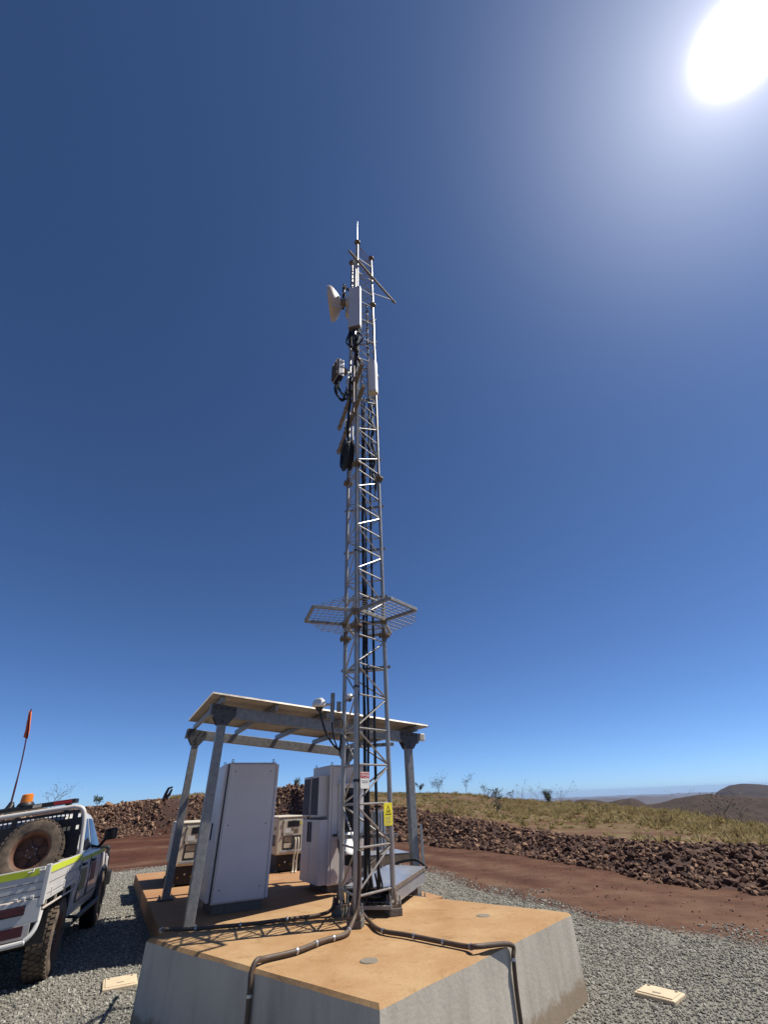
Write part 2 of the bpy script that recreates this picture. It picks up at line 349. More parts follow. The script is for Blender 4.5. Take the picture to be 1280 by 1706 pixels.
def kst(st): return [(p, kc(c)) for p, c in st]
def ground_material():
    m = bpy.data.materials.new('ground'); m.use_nodes = True; t = m.node_tree; b = t.nodes['Principled BSDF']; MAT['ground'] = m
    tc = t.nodes.new('ShaderNodeTexCoord'); co = tc.outputs['Object']
    def noise(sc, det=5, vec=None, rough=.62):
        n = t.nodes.new('ShaderNodeTexNoise'); n.inputs['Scale'].default_value = sc; n.inputs['Detail'].default_value = det; n.inputs['Roughness'].default_value = rough
        t.links.new(vec or co, n.inputs['Vector']); return n.outputs['Fac']
    def ramp(f, stops):
        r = t.nodes.new('ShaderNodeValToRGB'); e = r.color_ramp.elements
        while len(e) < len(stops): e.new(.5)
        for k, (p, c) in enumerate(stops): e[k].position = p; e[k].color = (*c, 1)
        t.links.new(f, r.inputs[0]); return r.outputs[0]
    def mix(f, a, c, mode='MIX'):
        x = t.nodes.new('ShaderNodeMix'); x.data_type = 'RGBA'; x.blend_type = mode
        if isinstance(f, float): x.inputs[0].default_value = f
        else: t.links.new(f, x.inputs[0])
        t.links.new(a, x.inputs[6]); t.links.new(c, x.inputs[7]); return x.outputs[2]
    def attr(n_):
        a = t.nodes.new('ShaderNodeAttribute'); a.attribute_name = n_; return a.outputs['Fac']
    def mth(op, a, c=0.0, d=None):
        n = t.nodes.new('ShaderNodeMath'); n.operation = op
        for i, v in enumerate((a, c, d)):
            if v is None: continue
            if isinstance(v, (int, float)): n.inputs[i].default_value = v
            else: t.links.new(v, n.inputs[i])
        return n.outputs[0]
    # red dirt with paler wheel tracks
    dirt = ramp(noise(.55, 6), kst([(.3, (.085, .032, .019)), (.55, (.125, .048, .028)), (.75, (.165, .075, .042))]))
    speck = ramp(noise(30, 3, None, .7), [(.35, (.70, .68, .66)), (.62, (1.05, 1.05, 1.05)), (.72, (1.7, 1.7, 1.7))])
    dirt = mix(.9, dirt, speck, 'MULTIPLY'); dirt = mix(.75, dirt, ramp(noise(2.6, 6, None, .72), [(.32, (.45, .42, .40)), (.68, (1.4, 1.4, 1.4))]), 'MULTIPLY'); dirt = mix(.7, dirt, ramp(noise(9, 4, None, .7), [(.34, (.5, .48, .46)), (.62, (1.15, 1.15, 1.15)), (.74, (1.9, 1.85, 1.8))]), 'MULTIPLY')
    pale = t.nodes.new('ShaderNodeRGB'); pale.outputs[0].default_value = (.15, .088, .054, 1)
    trk = mth('MULTIPLY', attr('track'), ramp(noise(1.1, 5), [(.3, (.2,) * 3), (.7, (1,) * 3)]))
    dirt = mix(trk, dirt, pale.outputs[0])
    grv = ramp(noise(26, 4, None, .75), kst([(.3, (.13, .12, .10)), (.5, (.25, .235, .195)), (.7, (.42, .40, .34))]))
    grs = ramp(noise(.42, 6), kst([(.34, (.145, .066, .040)), (.48, (.175, .10, .055)), (.62, (.21, .155, .075)), (.8, (.18, .15, .065))]))
    grs = mix(.7, grs, ramp(noise(3.0, 5, None, .75), [(.3, (.55,) * 3), (.7, (1.3,) * 3)]), 'MULTIPLY')
    far = ramp(noise(.004, 7), kst([(.3, (.105, .062, .042)), (.55, (.125, .085, .05)), (.75, (.09, .075, .045))]))
    c = mix(attr('grass'), dirt, grs)
    gmask = mth('SUBTRACT', mth('ADD', attr('gravel'), mth('MULTIPLY', noise(7, 5, None, .7), .7)), .35)
    gm = ramp(gmask, [(.42, (0, 0, 0)), (.58, (1, 1, 1))])
    c = mix(gm, c, grv); c = mix(attr('far'), c, far)
    t.links.new(c, b.inputs['Base Color']); b.inputs['Roughness'].default_value = .95; b.inputs['Specular IOR Level'].default_value = .15
    bp = t.nodes.new('ShaderNodeBump'); bp.inputs['Strength'].default_value = .6; bp.inputs['Distance'].default_value = .03
    t.links.new(noise(14, 6, None, .7), bp.inputs['Height']); t.links.new(bp.outputs[0], b.inputs['Normal'])
ground_material()
azs = np.concatenate([np.arange(-180, -48, 4.0), np.arange(-48, 52, .5), np.arange(52, 180, 4.0)])
rs = [.0]; q = .35
while q < 40000: rs.append(q); q *= 1.028 if q < 12 else 1.013 if q < 55 else 1.03 if q < 120 else 1.07
rs = np.array(rs); AZ, RR = np.meshgrid(np.radians(azs), rs)
GX, GY = RR * np.sin(AZ), RR * np.cos(AZ); GZ = H(GX, GY)
_az = np.degrees(AZ); _gr = tb(_az, 6)
_wob = fbm(GX, GY, 2.5, 3, 9)
att = dict(gravel=1 - sm((RR - _gr + .9 * _wob + .9) / 1.8),
           grass=sm((RR - tb(_az, 2) - .8) / 2.0) * np.where((_az < -20), sm((RR - 50) / 4), 1),
           far=sm((RR - 130) / 200),
           track=(np.exp(-((RR - (_gr * .55 + tb(_az, 1) * .45)) / 1.1) ** 2) + np.exp(-((RR - (_gr * .93 + tb(_az, 1) * .07) - .6) / .8) ** 2) + .6 * np.exp(-((RR - (_gr * .2 + tb(_az, 1) * .8)) / .9) ** 2)))
gnd = link('ground', grid_mesh('ground', GX, GY, GZ, ['ground'], att, True)); gnd['kind'] = 'structure'; gnd['label'] = 'red dirt track and grey gravel ground round the mast site'

# far hills, each a broad ridge standing on the plain
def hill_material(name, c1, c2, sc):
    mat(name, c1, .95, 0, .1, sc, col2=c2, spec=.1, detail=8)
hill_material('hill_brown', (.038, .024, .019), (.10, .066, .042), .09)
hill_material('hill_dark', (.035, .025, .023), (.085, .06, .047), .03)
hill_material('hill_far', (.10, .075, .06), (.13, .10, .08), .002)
def pix_dir(px, py):
    d = _Rm @ Vector(((px - 640), (py - 853), 702)); return d / math.hypot(d.x, d.y)
def hill(name, pts, rad, depth, matn, label, seed, rough, base):
    pts = sorted(pts); P = [pix_dir(*p) for p in pts]
    az = np.array([math.degrees(math.atan2(p.x, p.y)) for p in P]); zz = np.array([CAM_Z + p.z * rad for p in P])
    a = np.linspace(az[0], az[-1], 260); s = np.linspace(-1, 1, 70)
    A, S = np.meshgrid(np.radians(a), s); r_ = rad + S * depth
    X, Y = r_ * np.sin(A), r_ * np.cos(A)
    topz = np.interp(np.degrees(A), az, zz)
    prof = np.clip(1 - np.abs(S) ** 1.35, 0, 1)
    nz = fbm(X, Y, rad * .09, 5, seed)
    gul = np.abs(fbm(X, Y, rad * .05, 4, seed + 7))
    Z = base + (topz - base) * np.clip(prof - gul * .55 * (1 - prof) * 1.2, 0, 1) + nz * rough * (.2 + (1 - prof))
    edge = sm((np.degrees(A) - az[0]) / 3) * sm((az[-1] - np.degrees(A)) / 3); 
    Z = base + (Z - base) * np.where(np.degrees(A) < az.mean(), sm((np.degrees(A) - az[0]) / 2.0 + .02), 1)
    o = link(name, grid_mesh(name, X, Y, Z, [matn])); o['kind'] = 'structure'; o['label'] = label; return o
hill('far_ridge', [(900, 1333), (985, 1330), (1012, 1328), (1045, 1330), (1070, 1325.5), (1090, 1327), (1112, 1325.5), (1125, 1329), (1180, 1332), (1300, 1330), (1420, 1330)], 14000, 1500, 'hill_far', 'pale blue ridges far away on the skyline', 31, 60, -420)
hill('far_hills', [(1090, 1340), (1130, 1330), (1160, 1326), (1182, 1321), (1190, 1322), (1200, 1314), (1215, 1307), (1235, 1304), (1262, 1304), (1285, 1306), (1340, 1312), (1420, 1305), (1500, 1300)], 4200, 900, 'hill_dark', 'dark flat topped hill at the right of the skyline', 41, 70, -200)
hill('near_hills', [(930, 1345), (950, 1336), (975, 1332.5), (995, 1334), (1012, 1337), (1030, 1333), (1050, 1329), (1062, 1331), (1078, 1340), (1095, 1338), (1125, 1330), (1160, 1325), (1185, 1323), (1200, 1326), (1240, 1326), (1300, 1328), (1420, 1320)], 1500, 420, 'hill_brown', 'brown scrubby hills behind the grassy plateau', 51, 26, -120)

# ------------------------------------------------------------------ rock bank
def ground_pt(az, r): x, y = r * math.sin(R(az)), r * math.cos(R(az)); return Vector((x, y, float(H(x, y))))
ba = np.arange(-44, 60, .5); bs = np.linspace(-.25, 1.25, 14)
BA, BS = np.meshgrid(ba, bs); BR = tb(BA, 1) + BS * (tb(BA, 2) - tb(BA, 1)); bx, by = BR * np.sin(np.radians(BA)), BR * np.cos(np.radians(BA))
mat('bank_soil', (.06, .026, .017), .95, 0, .3, 2.2, col2=(.11, .05, .03), bump=.6, bscale=9)
bank = link('rock_bank', grid_mesh('rock_bank', bx, by, H(bx, by) + .012 - .10 * (np.abs(BS - .5) > .74), ['bank_soil'])); bank['kind'] = 'structure'
bank['label'] = 'long bank of broken dark red rock beside the dirt track'
def rock_mat(name, c1, c2, c3):
    m = bpy.data.materials.new(name); m.use_nodes = True; t = m.node_tree; b = t.nodes['Principled BSDF']; MAT[name] = m
    a = t.nodes.new('ShaderNodeAttribute'); a.attribute_name = 'tone'
    oi = t.nodes.new('ShaderNodeObjectInfo'); ad = t.nodes.new('ShaderNodeMath'); ad.operation = 'ADD'
    t.links.new(a.outputs['Fac'], ad.inputs[0]); t.links.new(oi.outputs['Random'], ad.inputs[1]); fr = t.nodes.new('ShaderNodeMath'); fr.operation = 'FRACT'; t.links.new(ad.outputs[0], fr.inputs[0])
    r = t.nodes.new('ShaderNodeValToRGB'); e = r.color_ramp.elements; e.new(.5); e[0].color = (*kc(c1), 1); e[1].color = (*kc(c2), 1); e[2].color = (*kc(c3), 1); e[1].position = .55; e[2].position = 1.0
    t.links.new(fr.outputs[0], r.inputs[0])
    tc = t.nodes.new('ShaderNodeTexCoord'); n = t.nodes.new('ShaderNodeTexNoise'); n.inputs['Scale'].default_value = 11; n.inputs['Detail'].default_value = 4; t.links.new(tc.outputs['Object'], n.inputs['Vector'])
    mr = t.nodes.new('ShaderNodeMapRange'); mr.inputs[1].default_value = .3; mr.inputs[2].default_value = .7; mr.inputs[3].default_value = .6; mr.inputs[4].default_value = 1.3; t.links.new(n.outputs['Fac'], mr.inputs[0])
    x = t.nodes.new('ShaderNodeMix'); x.data_type = 'RGBA'; x.blend_type = 'MULTIPLY'; x.inputs[0].default_value = 1; t.links.new(r.outputs[0], x.inputs[6]); t.links.new(mr.outputs[0], x.inputs[7])
    t.links.new(x.outputs[2], b.inputs['Base Color']); b.inputs['Roughness'].default_value = .85; b.inputs['Specular IOR Level'].default_value = .3
rock_mat('rock', (.055, .025, .016), (.15, .07, .042), (.42, .25, .15))
rock_mat('gravel_stone', (.19, .175, .145), (.34, .32, .265), (.56, .53, .45))
def rock_shapes(n):
    out = []
    for k in range(n):
        bm = bmesh.new(); bmesh.ops.create_icosphere(bm, subdivisions=1, radius=1)
        sc = np.array((1, rng.uniform(.6, .95), rng.uniform(.4, .75)))
        for v in bm.verts:
            d = v.co.normalized(); f = 1 + rng.uniform(-.28, .22); v.co = Vector((d.x * f * sc[0], d.y * f * sc[1], d.z * f * sc[2]))
        for _ in range(3):                                          # cleave flat faces
            nn = Vector(rng.normal(size=3)).normalized(); dd = rng.uniform(.45, .7) * sc[2] ** .3
            for v in bm.verts:
                e = v.co.dot(nn) - dd
                if e > 0: v.co -= nn * e
        V_ = np.array([v.co for v in bm.verts]); F_ = np.array([[v.index for v in f.verts] for f in bm.faces]); bm.free(); out.append((V_, F_))
    return out
RS = rock_shapes(10)
def rot_mats(n, flat=1.0):
    a = rng.normal(size=(n, 4)); a[:, 1:3] *= flat; a /= np.linalg.norm(a, axis=1)[:, None]; w_, x_, y_, z_ = a.T
    return np.stack([np.stack([1 - 2 * (y_ * y_ + z_ * z_), 2 * (x_ * y_ - z_ * w_), 2 * (x_ * z_ + y_ * w_)], -1), np.stack([2 * (x_ * y_ + z_ * w_), 1 - 2 * (x_ * x_ + z_ * z_), 2 * (y_ * z_ - x_ * w_)], -1), np.stack([2 * (x_ * z_ - y_ * w_), 2 * (y_ * z_ + x_ * w_), 1 - 2 * (x_ * x_ + y_ * y_)], -1)], 1)
def joined_rocks(name, P, S, matn, parent, label=None):
    n = len(P); pick = rng.integers(0, len(RS), n); Rm = rot_mats(n); vs, fs, tone, o = [], [], [], 0
    for k in range(len(RS)):
        id_ = np.where(pick == k)[0]; V_, F_ = RS[k]
        if not len(id_): continue
        v = np.einsum('nij,vj->nvi', Rm[id_], V_) * S[id_, None, None] + P[id_][:, None, :]
        vs.append(v.reshape(-1, 3)); fs.append((F_[None] + (np.arange(len(id_)) * len(V_))[:, None, None] + o).reshape(-1, 3)); tone.append(np.repeat(rng.random(len(id_)), len(V_))); o += len(id_) * len(V_)
    me = bpy.data.meshes.new(name); me.from_pydata(np.concatenate(vs).tolist(), [], np.concatenate(fs).tolist())
    at = me.attributes.new('tone', 'FLOAT', 'POINT'); at.data.foreach_set('value', np.concatenate(tone).astype(np.float32)); me.materials.append(MAT[matn])
    ob = link(name, me, parent); ob['kind'] = 'stuff'
    if label: ob['label'] = label
    return ob
def bank_points(n, a0, a1, s0, s1):
    az = rng.uniform(a0, a1, n * 3); wgt = tb(az, 1); az = az[rng.random(n * 3) < wgt / wgt.max()][:n]
    s = rng.uniform(s0, s1, len(az)); r_ = tb(az, 1) + fbm(az * 1.3, s * 0, 3, 3, 2) * .5 + s * (tb(az, 2) - tb(az, 1)); x, y = r_ * np.sin(np.radians(az)), r_ * np.cos(np.radians(az))
    return np.stack([x, y, H(x, y)], -1), az, s, r_
Pb, azb, sb, rb = bank_points(10500, 2, 58, -.22, 1.3)
Sb = np.clip(.047 * np.exp(rng.normal(0, .5, len(Pb))), .02, .15) * np.interp(azb, (2, 12, 30), (1.35, 1.05, 1.0))
Pc, azc, sc_, rc = bank_points(19000, -46, 3, -.12, 1.05)
Sc = np.clip(.066 * np.exp(rng.normal(0, .5, len(Pc))), .03, .42)
keep = (fbm(Pc[:, 0], Pc[:, 1], 5, 3, 77) > -.42) | (azc > -16); keep &= ~((azc > -24.9) & (azc < -22.0) & (rng.random(len(azc)) < .9)); Pc, Sc = Pc[keep], Sc[keep]
Pb[:, 2] += Sb * .18; Pc[:, 2] += Sc * .38
PX = np.concatenate([Pb, Pc]); SX = np.concatenate([Sb, Sc]); AX = np.degrees(np.arctan2(PX[:, 0], PX[:, 1]))
scr = SX / np.linalg.norm(PX, axis=1); scr[(AX > 42) | (AX < -38)] = 0; order = np.argsort(-scr); big, rest = order[:290], order[290:]
rmesh = []
for V_, F_ in RS:
    me = bpy.data.meshes.new('rock'); me.from_pydata(V_.tolist(), [], F_.tolist()); me.materials.append(MAT['rock']); rmesh.append(me)
for i in big:
    o = bpy.data.objects.new('rock', rmesh[int(rng.integers(0, len(rmesh)))]); COL.objects.link(o); o.parent = bank
    o.location = PX[i]; o.rotation_euler = rng.uniform(-1, 1, 3) * (.7, .7, 3.1); o.scale = (SX[i],) * 3
rock_mat('rock_tan', (.09, .042, .028), (.21, .11, .066), (.48, .32, .20))
lft = AX[rest] < -3.0
joined_rocks('rubble', PX[rest][~lft], SX[rest][~lft], 'rock', bank, 'loose smaller broken rock covering the right bank')
joined_rocks('rubble', PX[rest][lft], SX[rest][lft], 'rock_tan', bank, 'tan broken rock covering the left bank')
# scattered stones on the track, one mass
n = 900; a = rng.uniform(-40, 45, n); r_ = tb(a, 6) + rng.random(n) ** .8 * (tb(a, 1) - tb(a, 6)); x, y = r_ * np.sin(np.radians(a)), r_ * np.cos(np.radians(a))
ts = joined_rocks('track_stones', np.stack([x, y, H(x, y) + .004], -1), rng.uniform(.008, .022, n) * np.exp(rng.normal(0, .3, n)), 'rock', None, 'small dark stones strewn over the red dirt track')

# ------------------------------------------------------------------ crushed-rock gravel (geometry nodes on points)
PAD = [(-2.539, 5.807), (-.160, 3.924), (1.815, 6.175), (-.540, 8.05)]
TH = R(29.5); U = Vector((math.cos(TH), math.sin(TH), 0)); V = Vector((-U.y, U.x, 0)); A0 = Vector((-3.002, 8.130, 0))
def S_(u, v, z=0): p = A0 + U * u + V * v; return Vector((p.x, p.y, z))
SLAB = (-.30, 4.25, -.15, 8.15)
n = 760000; a = rng.uniform(-62, 62, n); r_ = np.sqrt(rng.uniform(1.2 ** 2, 21.5 ** 2, n))
gl = tb(a, 6) - .3
dens = np.interp(r_, (0, 5, 8, 12, 18, 22), (1, 1, .70, .36, .17, .10)) * (1 - sm((r_ - gl - .1 + fbm(r_ * np.sin(np.radians(a)), r_ * np.cos(np.radians(a)), 1.2, 3, 4) * 1.8) / 1.6))
x, y = r_ * np.sin(np.radians(a)), r_ * np.cos(np.radians(a))
def inside(poly, x, y, g=0):
    ok = np.ones(len(x), bool); c_ = np.mean(poly, axis=0)
    for i in range(len(poly)):
        p, q_ = np.array(poly[i]), np.array(poly[(i + 1) % len(poly)]); e = q_ - p; nn = np.array((-e[1], e[0])); nn = nn / np.linalg.norm(nn)
        if (c_ - p) @ nn < 0: nn = -nn
        ok &= ((x - p[0]) * nn[0] + (y - p[1]) * nn[1]) > -g
    return ok
slab_poly = [tuple(S_(SLAB[i], SLAB[j])[:2]) for i, j in ((0, 2), (1, 2), (1, 3), (0, 3))]
k = (rng.random(n) < dens) & ~inside(PAD, x, y, .01) & ~inside(slab_poly, x, y, .01) & ~((r_ > 12) & (np.abs(a) > 45))
x, y, r_ = x[k], y[k], r_[k]; gz = H(x, y)
gme = bpy.data.meshes.new('gravel'); gme.from_pydata(np.stack([x, y, gz + .004], -1).tolist(), [], [])
at = gme.attributes.new('size', 'FLOAT', 'POINT'); at.data.foreach_set('value', (np.clip(.0102 * np.exp(rng.normal(0, .33, len(x))), .005, .03) * np.interp(r_, (5, 12, 20), (1, 1.3, 1.6))).astype(np.float32))
gob = link('gravel', gme); gob['kind'] = 'stuff'; gob['label'] = 'loose grey crushed rock gravel spread round the concrete'
gn = bpy.data.node_groups.new('gravel_nodes', 'GeometryNodeTree'); gn.interface.new_socket('Geometry', in_out='INPUT', socket_type='NodeSocketGeometry'); gn.interface.new_socket('Geometry', in_out='OUTPUT', socket_type='NodeSocketGeometry')
gi = gn.nodes.new('NodeGroupInput'); go = gn.nodes.new('NodeGroupOutput'); ico = gn.nodes.new('GeometryNodeMeshIcoSphere'); ico.inputs['Radius'].default_value = 1; ico.inputs['Subdivisions'].default_value = 1
smn = gn.nodes.new('GeometryNodeSetMaterial'); smn.inputs['Material'].default_value = MAT['gravel_stone']
iop = gn.nodes.new('GeometryNodeInstanceOnPoints'); rr = gn.nodes.new('FunctionNodeRandomValue'); rr.data_type = 'FLOAT_VECTOR'; rr.inputs[0].default_value = (-.9, -.9, -3.14); rr.inputs[1].default_value = (.9, .9, 3.14)
rsn = gn.nodes.new('FunctionNodeRandomValue'); rsn.data_type = 'FLOAT_VECTOR'; rsn.inputs[0].default_value = (.8, .55, .4); rsn.inputs[1].default_value = (1.35, 1.0, .8); rsn.inputs['Seed'].default_value = 5
na = gn.nodes.new('GeometryNodeInputNamedAttribute'); na.data_type = 'FLOAT'; na.inputs['Name'].default_value = 'size'
vm = gn.nodes.new('ShaderNodeVectorMath'); vm.operation = 'SCALE'
gl_ = gn.links.new; gl_(rsn.outputs[0], vm.inputs[0]); gl_(na.outputs[0], vm.inputs['Scale']); gl_(gi.outputs[0], iop.inputs['Points']); gl_(ico.outputs['Mesh'], smn.inputs[0]); gl_(smn.outputs[0], iop.inputs['Instance'])
gl_(rr.outputs[0], iop.inputs['Rotation']); gl_(vm.outputs[0], iop.inputs['Scale']); gl_(iop.outputs[0], go.inputs[0])
gob.modifiers.new('scatter', 'NODES').node_group = gn

# ------------------------------------------------------------------ spinifex and grass
def blades(name, centres, rad, nb, matn, label, h=1.0):
    vs, fs, tone = [], [], []
    n = len(centres); th = rng.uniform(0, 2 * math.pi, (n, nb)); el = np.arcsin(rng.uniform(.12, 1, (n, nb))); L = rad[:, None] * rng.uniform(.75, 1.15, (n, nb))
    d = np.stack([np.cos(th) * np.cos(el), np.sin(th) * np.cos(el), np.sin(el) * h], -1)
    b0 = centres[:, None, :] + np.stack([rng.normal(0, .15, (n, nb)) * rad[:, None], rng.normal(0, .15, (n, nb)) * rad[:, None], np.full((n, nb), -.03)], -1)
    tip = b0 + d * L[..., None]; sd = np.cross(d, rng.normal(size=(n, nb, 3))); sd /= np.linalg.norm(sd, axis=-1, keepdims=True); sd *= (.010 + .028 * rad[:, None, None])
    mid = b0 + d * L[..., None] * .55
    vv = np.stack([b0 - sd * .4, b0 + sd * .4, mid + sd, tip, mid - sd], 2).reshape(-1, 3)
    k = np.arange(n * nb) * 5
    ff = np.stack([k, k + 1, k + 2, k + 3, k + 4], -1)
    me = bpy.data.meshes.new(name); me.from_pydata(vv.tolist(), [], ff.tolist())
    at = me.attributes.new('tone', 'FLOAT', 'POINT'); at.data.foreach_set('value', np.repeat(rng.random(n), nb * 5).astype(np.float32)); me.materials.append(MAT[matn])
    o = link(name, me); o['kind'] = 'stuff'; o['label'] = label; return o
rock_mat('spinifex', (.30, .225, .10), (.47, .375, .165), (.62, .50, .26))
_t = MAT['spinifex'].node_tree; _b = _t.nodes['Principled BSDF']; _tr = _t.nodes.new('ShaderNodeBsdfTranslucent'); _ms = _t.nodes.new('ShaderNodeMixShader'); _ms.inputs[0].default_value = .45
_t.links.new(_b.inputs['Base Color'].links[0].from_socket, _tr.inputs[0]); _t.links.new(_b.outputs[0], _ms.inputs[1]); _t.links.new(_tr.outputs[0], _ms.inputs[2]); _t.links.new(_ms.outputs[0], _t.nodes['Material Output'].inputs['Surface'])
n = 15000; a = rng.uniform(-14, 48, n); tt = rng.random(n) ** .75; r_ = tb(a, 2) + .8 + tt * (tb(a, 4) + 10 - tb(a, 2)); x, y = r_ * np.sin(np.radians(a)), r_ * np.cos(np.radians(a))
den = fbm(x, y, 7, 3, 61) + .12 - .55 * np.exp(-((a - 24) / 7) ** 2) * np.exp(-((r_ - 22) / 6) ** 2)
k = (den > rng.uniform(-.5, .35, n)); x, y, r_ = x[k], y[k], r_[k]
rad = np.clip(.17 * np.exp(rng.normal(0, .42, len(x))), .06, .5) * np.interp(r_, (15, 40), (.75, 1.15))
blades('spinifex_grass', np.stack([x, y, H(x, y)], -1), rad, 48, 'spinifex', 'pale yellow green spinifex tussocks covering the plateau')
n = 900; a = rng.uniform(-24, -8, n); r_ = rng.uniform(47, 72, n); x, y = r_ * np.sin(np.radians(a)), r_ * np.cos(np.radians(a))
blades('bank_grass', np.stack([x, y, H(x, y)], -1), np.clip(.3 * np.exp(rng.normal(0, .3, n)), .1, .6), 34, 'spinifex', 'dry grass tufts along the top of the left bank')

# ------------------------------------------------------------------ small trees on the skyline
def tree(name, label, px, py, top, D, spread, nleaf, leafm, barkm='bark', lean=0.0, nb=5, leaf=.10, seed=0, parent_group='scrubby trees along the ridge'):
    rn = random.Random(seed); d = pix_dir(px, py); b = Vector((d.x * D, d.y * D, 0)); b.z = float(H(b.x, b.y)) - .05
    hgt = max(.6, (CAM_Z + pix_dir(px, top).z * D) - b.z)
    t = Thing(name, label, 'tree', tuple(b), parent_group)
    tr = MB(); tips = []
    side = Vector((_r.x, 0, 0)).normalized()
    tp = [b + Vector((lean * hgt * k * k + rn.uniform(-.03, .03) * hgt, rn.uniform(-.03, .03) * hgt, hgt * .8 * k)) for k in (0, .25, .5, .75, 1)]
    rad = .012 * hgt + .008 if nleaf > 100 else .007 * hgt + .006
    tr.tube(tp, [rad, rad * .8, rad * .6, rad * .45, rad * .25], 6); tips.append(tp[-1])
    for i in range(nb):
        s = rn.uniform(.25, .9); q0 = tp[0].lerp(tp[-1], s); an = rn.uniform(0, 6.28); L = hgt * rn.uniform(.25, .5) * spread
        q1 = q0 + Vector((math.cos(an) * L * .5, math.sin(an) * L * .5, L * .45)); q2 = q1 + Vector((math.cos(an) * L * .4 + lean * L, math.sin(an) * L * .4, L * rn.uniform(.2, .6)))
        tr.tube([q0, q1, q2], [rad * .5, rad * .35, rad * .15], 5); tips += [q1, q2]
        for j in range(4):
            an2 = an + rn.uniform(-1.2, 1.2); q3 = q1.lerp(q2, rn.random()); q4 = q3 + Vector((math.cos(an2), math.sin(an2), rn.uniform(.3, 1.2))) * L * rn.uniform(.25, .5)
            tr.tube([q3, q4], [rad * .22, rad * .08], 4); tips.append(q4)
    t.part('trunk', tr, barkm)
    if nleaf:
        lf = MB()
        for i in range(nleaf):
            c = rn.choice(tips) + Vector([rn.gauss(0, .11 * hgt * spread) for _ in range(3)]); a_ = Vector([rn.gauss(0, 1) for _ in range(3)]).normalized(); e = a_.cross(Vector([rn.gauss(0, 1) for _ in range(3)])).normalized()
            l_ = leaf * rn.uniform(.6, 1.4); lf.add([c - a_ * l_, c + e * l_ * .35, c + a_ * l_, c - e * l_ * .35], [(0, 1, 2, 3)])
        t.part('crown', lf, leafm, smooth=False)
TR = [(700, 1317, 1307, 70, .8, 420, 'leaf', 0, 5, 'low dense dark shrub on the ridge just right of the shelter post'),
      (732, 1321, 1295, 68, 1.2, 420, 'leaf_dry', .0, 9, 'bushy grey shrub on the ridge, second right of the shelter post'),
      (777, 1325, 1293, 68, .9, 170, 'leaf_dry', .15, 5, 'thin wispy sapling leaning right on the ridge'),
      (812, 1334, 1309, 60, 1.0, 160, 'leaf_dry', .05, 6, 'sparse sapling on the ridge behind the slender hillside tree'),
      (831, 1362, 1313, 32, .55, 420, 'leaf_dry', 0, 9, 'slender leafy tree on the slope below the ridge line'),
      (853, 1332, 1318, 66, .9, 140, 'leaf_dry', 0, 5, 'tiny sparse shrub on the ridge left of the bare arching trees'),
      (872, 1333, 1305, 64, 1.1, 60, 'leaf_dry', .1, 8, 'bare twiggy tree on the ridge, left of the two bare ones'),
      (897, 1335, 1312, 62, 1.2, 50, 'leaf_dry', -.1, 8, 'bare twiggy shrub on the ridge beside the round green tree'),
      (917, 1338, 1313, 58, .8, 900, 'leaf', 0, 8, 'round dense green tree on the ridge'),
      (934, 1337, 1306, 58, 1.3, 40, 'leaf_dry', .3, 7, 'bare arching tree on the ridge just right of the round green tree'),
      (1214, 1372, 1323, 36, 1.2, 90, 'leaf_dry', 0, 13, 'larger bare grey shrub on the plateau at the right'),
      (1236, 1366, 1328, 40, 1.1, 60, 'leaf_dry', .05, 10, 'smaller bare grey shrub behind the larger one at the right'),
      (1142, 1345, 1318, 62, 1.0, 30, 'leaf_dry', 0, 7, 'faint bare twig tree in front of the flat topped hill'),
      (84, 1345, 1308, 60, 1.0, 120, 'leaf_dry', .25, 8, 'wispy sapling on the bank behind the vehicle light bar'),
      (160, 1345, 1329, 52, 1.1, 300, 'leaf', .1, 8, 'small green bush on top of the left bank'),
      (497, 1315, 1299, 50, 1.0, 260, 'leaf', 0, 6, 'small dark bush on the bank between the two cabinets')]
for i, (px, py, tp, D, sp, nl, lm, ln, nb, lab) in enumerate(TR): tree('skyline_tree', lab, px, py, tp, D, sp, nl, lm, lean=ln, nb=nb, leaf=.075 if D > 45 else .06, seed=i + 3)
d = pix_dir(272, 1334); b = Vector((d.x * 49, d.y * 49, 0)); b.z = float(H(b.x, b.y)) - .1
t = Thing('dead_stump', 'dark forked dead stump standing on top of the left bank', 'stump', tuple(b))
t.part('stem', MB().tube([b, b + Vector((.1, 0, .5)), b + Vector((.25, 0, .9)), b + Vector((.6, 0, 1.0))], [.16, .13, .11, .06], 7), 'wood_dead')
t.part('branch', MB().tube([b + Vector((.12, 0, .1)), b + Vector((.42, 0, .45)), b + Vector((.55, .05, .85))], [.13, .13, .08], 7), 'wood_dead')

# ------------------------------------------------------------------ tower foundation
PZ, SZ = .64, .24
pd = [Vector((x, y, 0)) for x, y in PAD]; ctr = sum(pd, Vector()) / 4
ft = Thing('concrete_foundation', 'large square concrete block with an orange stained top under the mast', 'foundation', (ctr.x, ctr.y, 0))
blk = MB(); ins = [p + (ctr - p).normalized() * .030 for p in pd]
nE = 14
def ring(pts, z, jit=0):
    out = []
    for i in range(4):
        for k in range(nE):
            p = pts[i].lerp(pts[(i + 1) % 4], k / nE); out.append(Vector((p.x, p.y, z)) + Vector((random.uniform(-jit, jit), random.uniform(-jit, jit), random.uniform(-jit, jit) * .6)))
    return out
r0, r1, r2 = ring(pd, -.3), ring(pd, PZ - .024, .004), ring(ins, PZ, .003)
nn = 4 * nE; blk.add(r0 + r1 + r2, [(i, (i + 1) % nn, nn + (i + 1) % nn, nn + i) for i in range(nn)], 0)
blk.f += [(nn + i, nn + (i + 1) % nn, 2 * nn + (i + 1) % nn, 2 * nn + i) for i in range(nn)]; blk.m += [1] * nn
blk.f.append(tuple(range(2 * nn, 3 * nn))); blk.m.append(1)
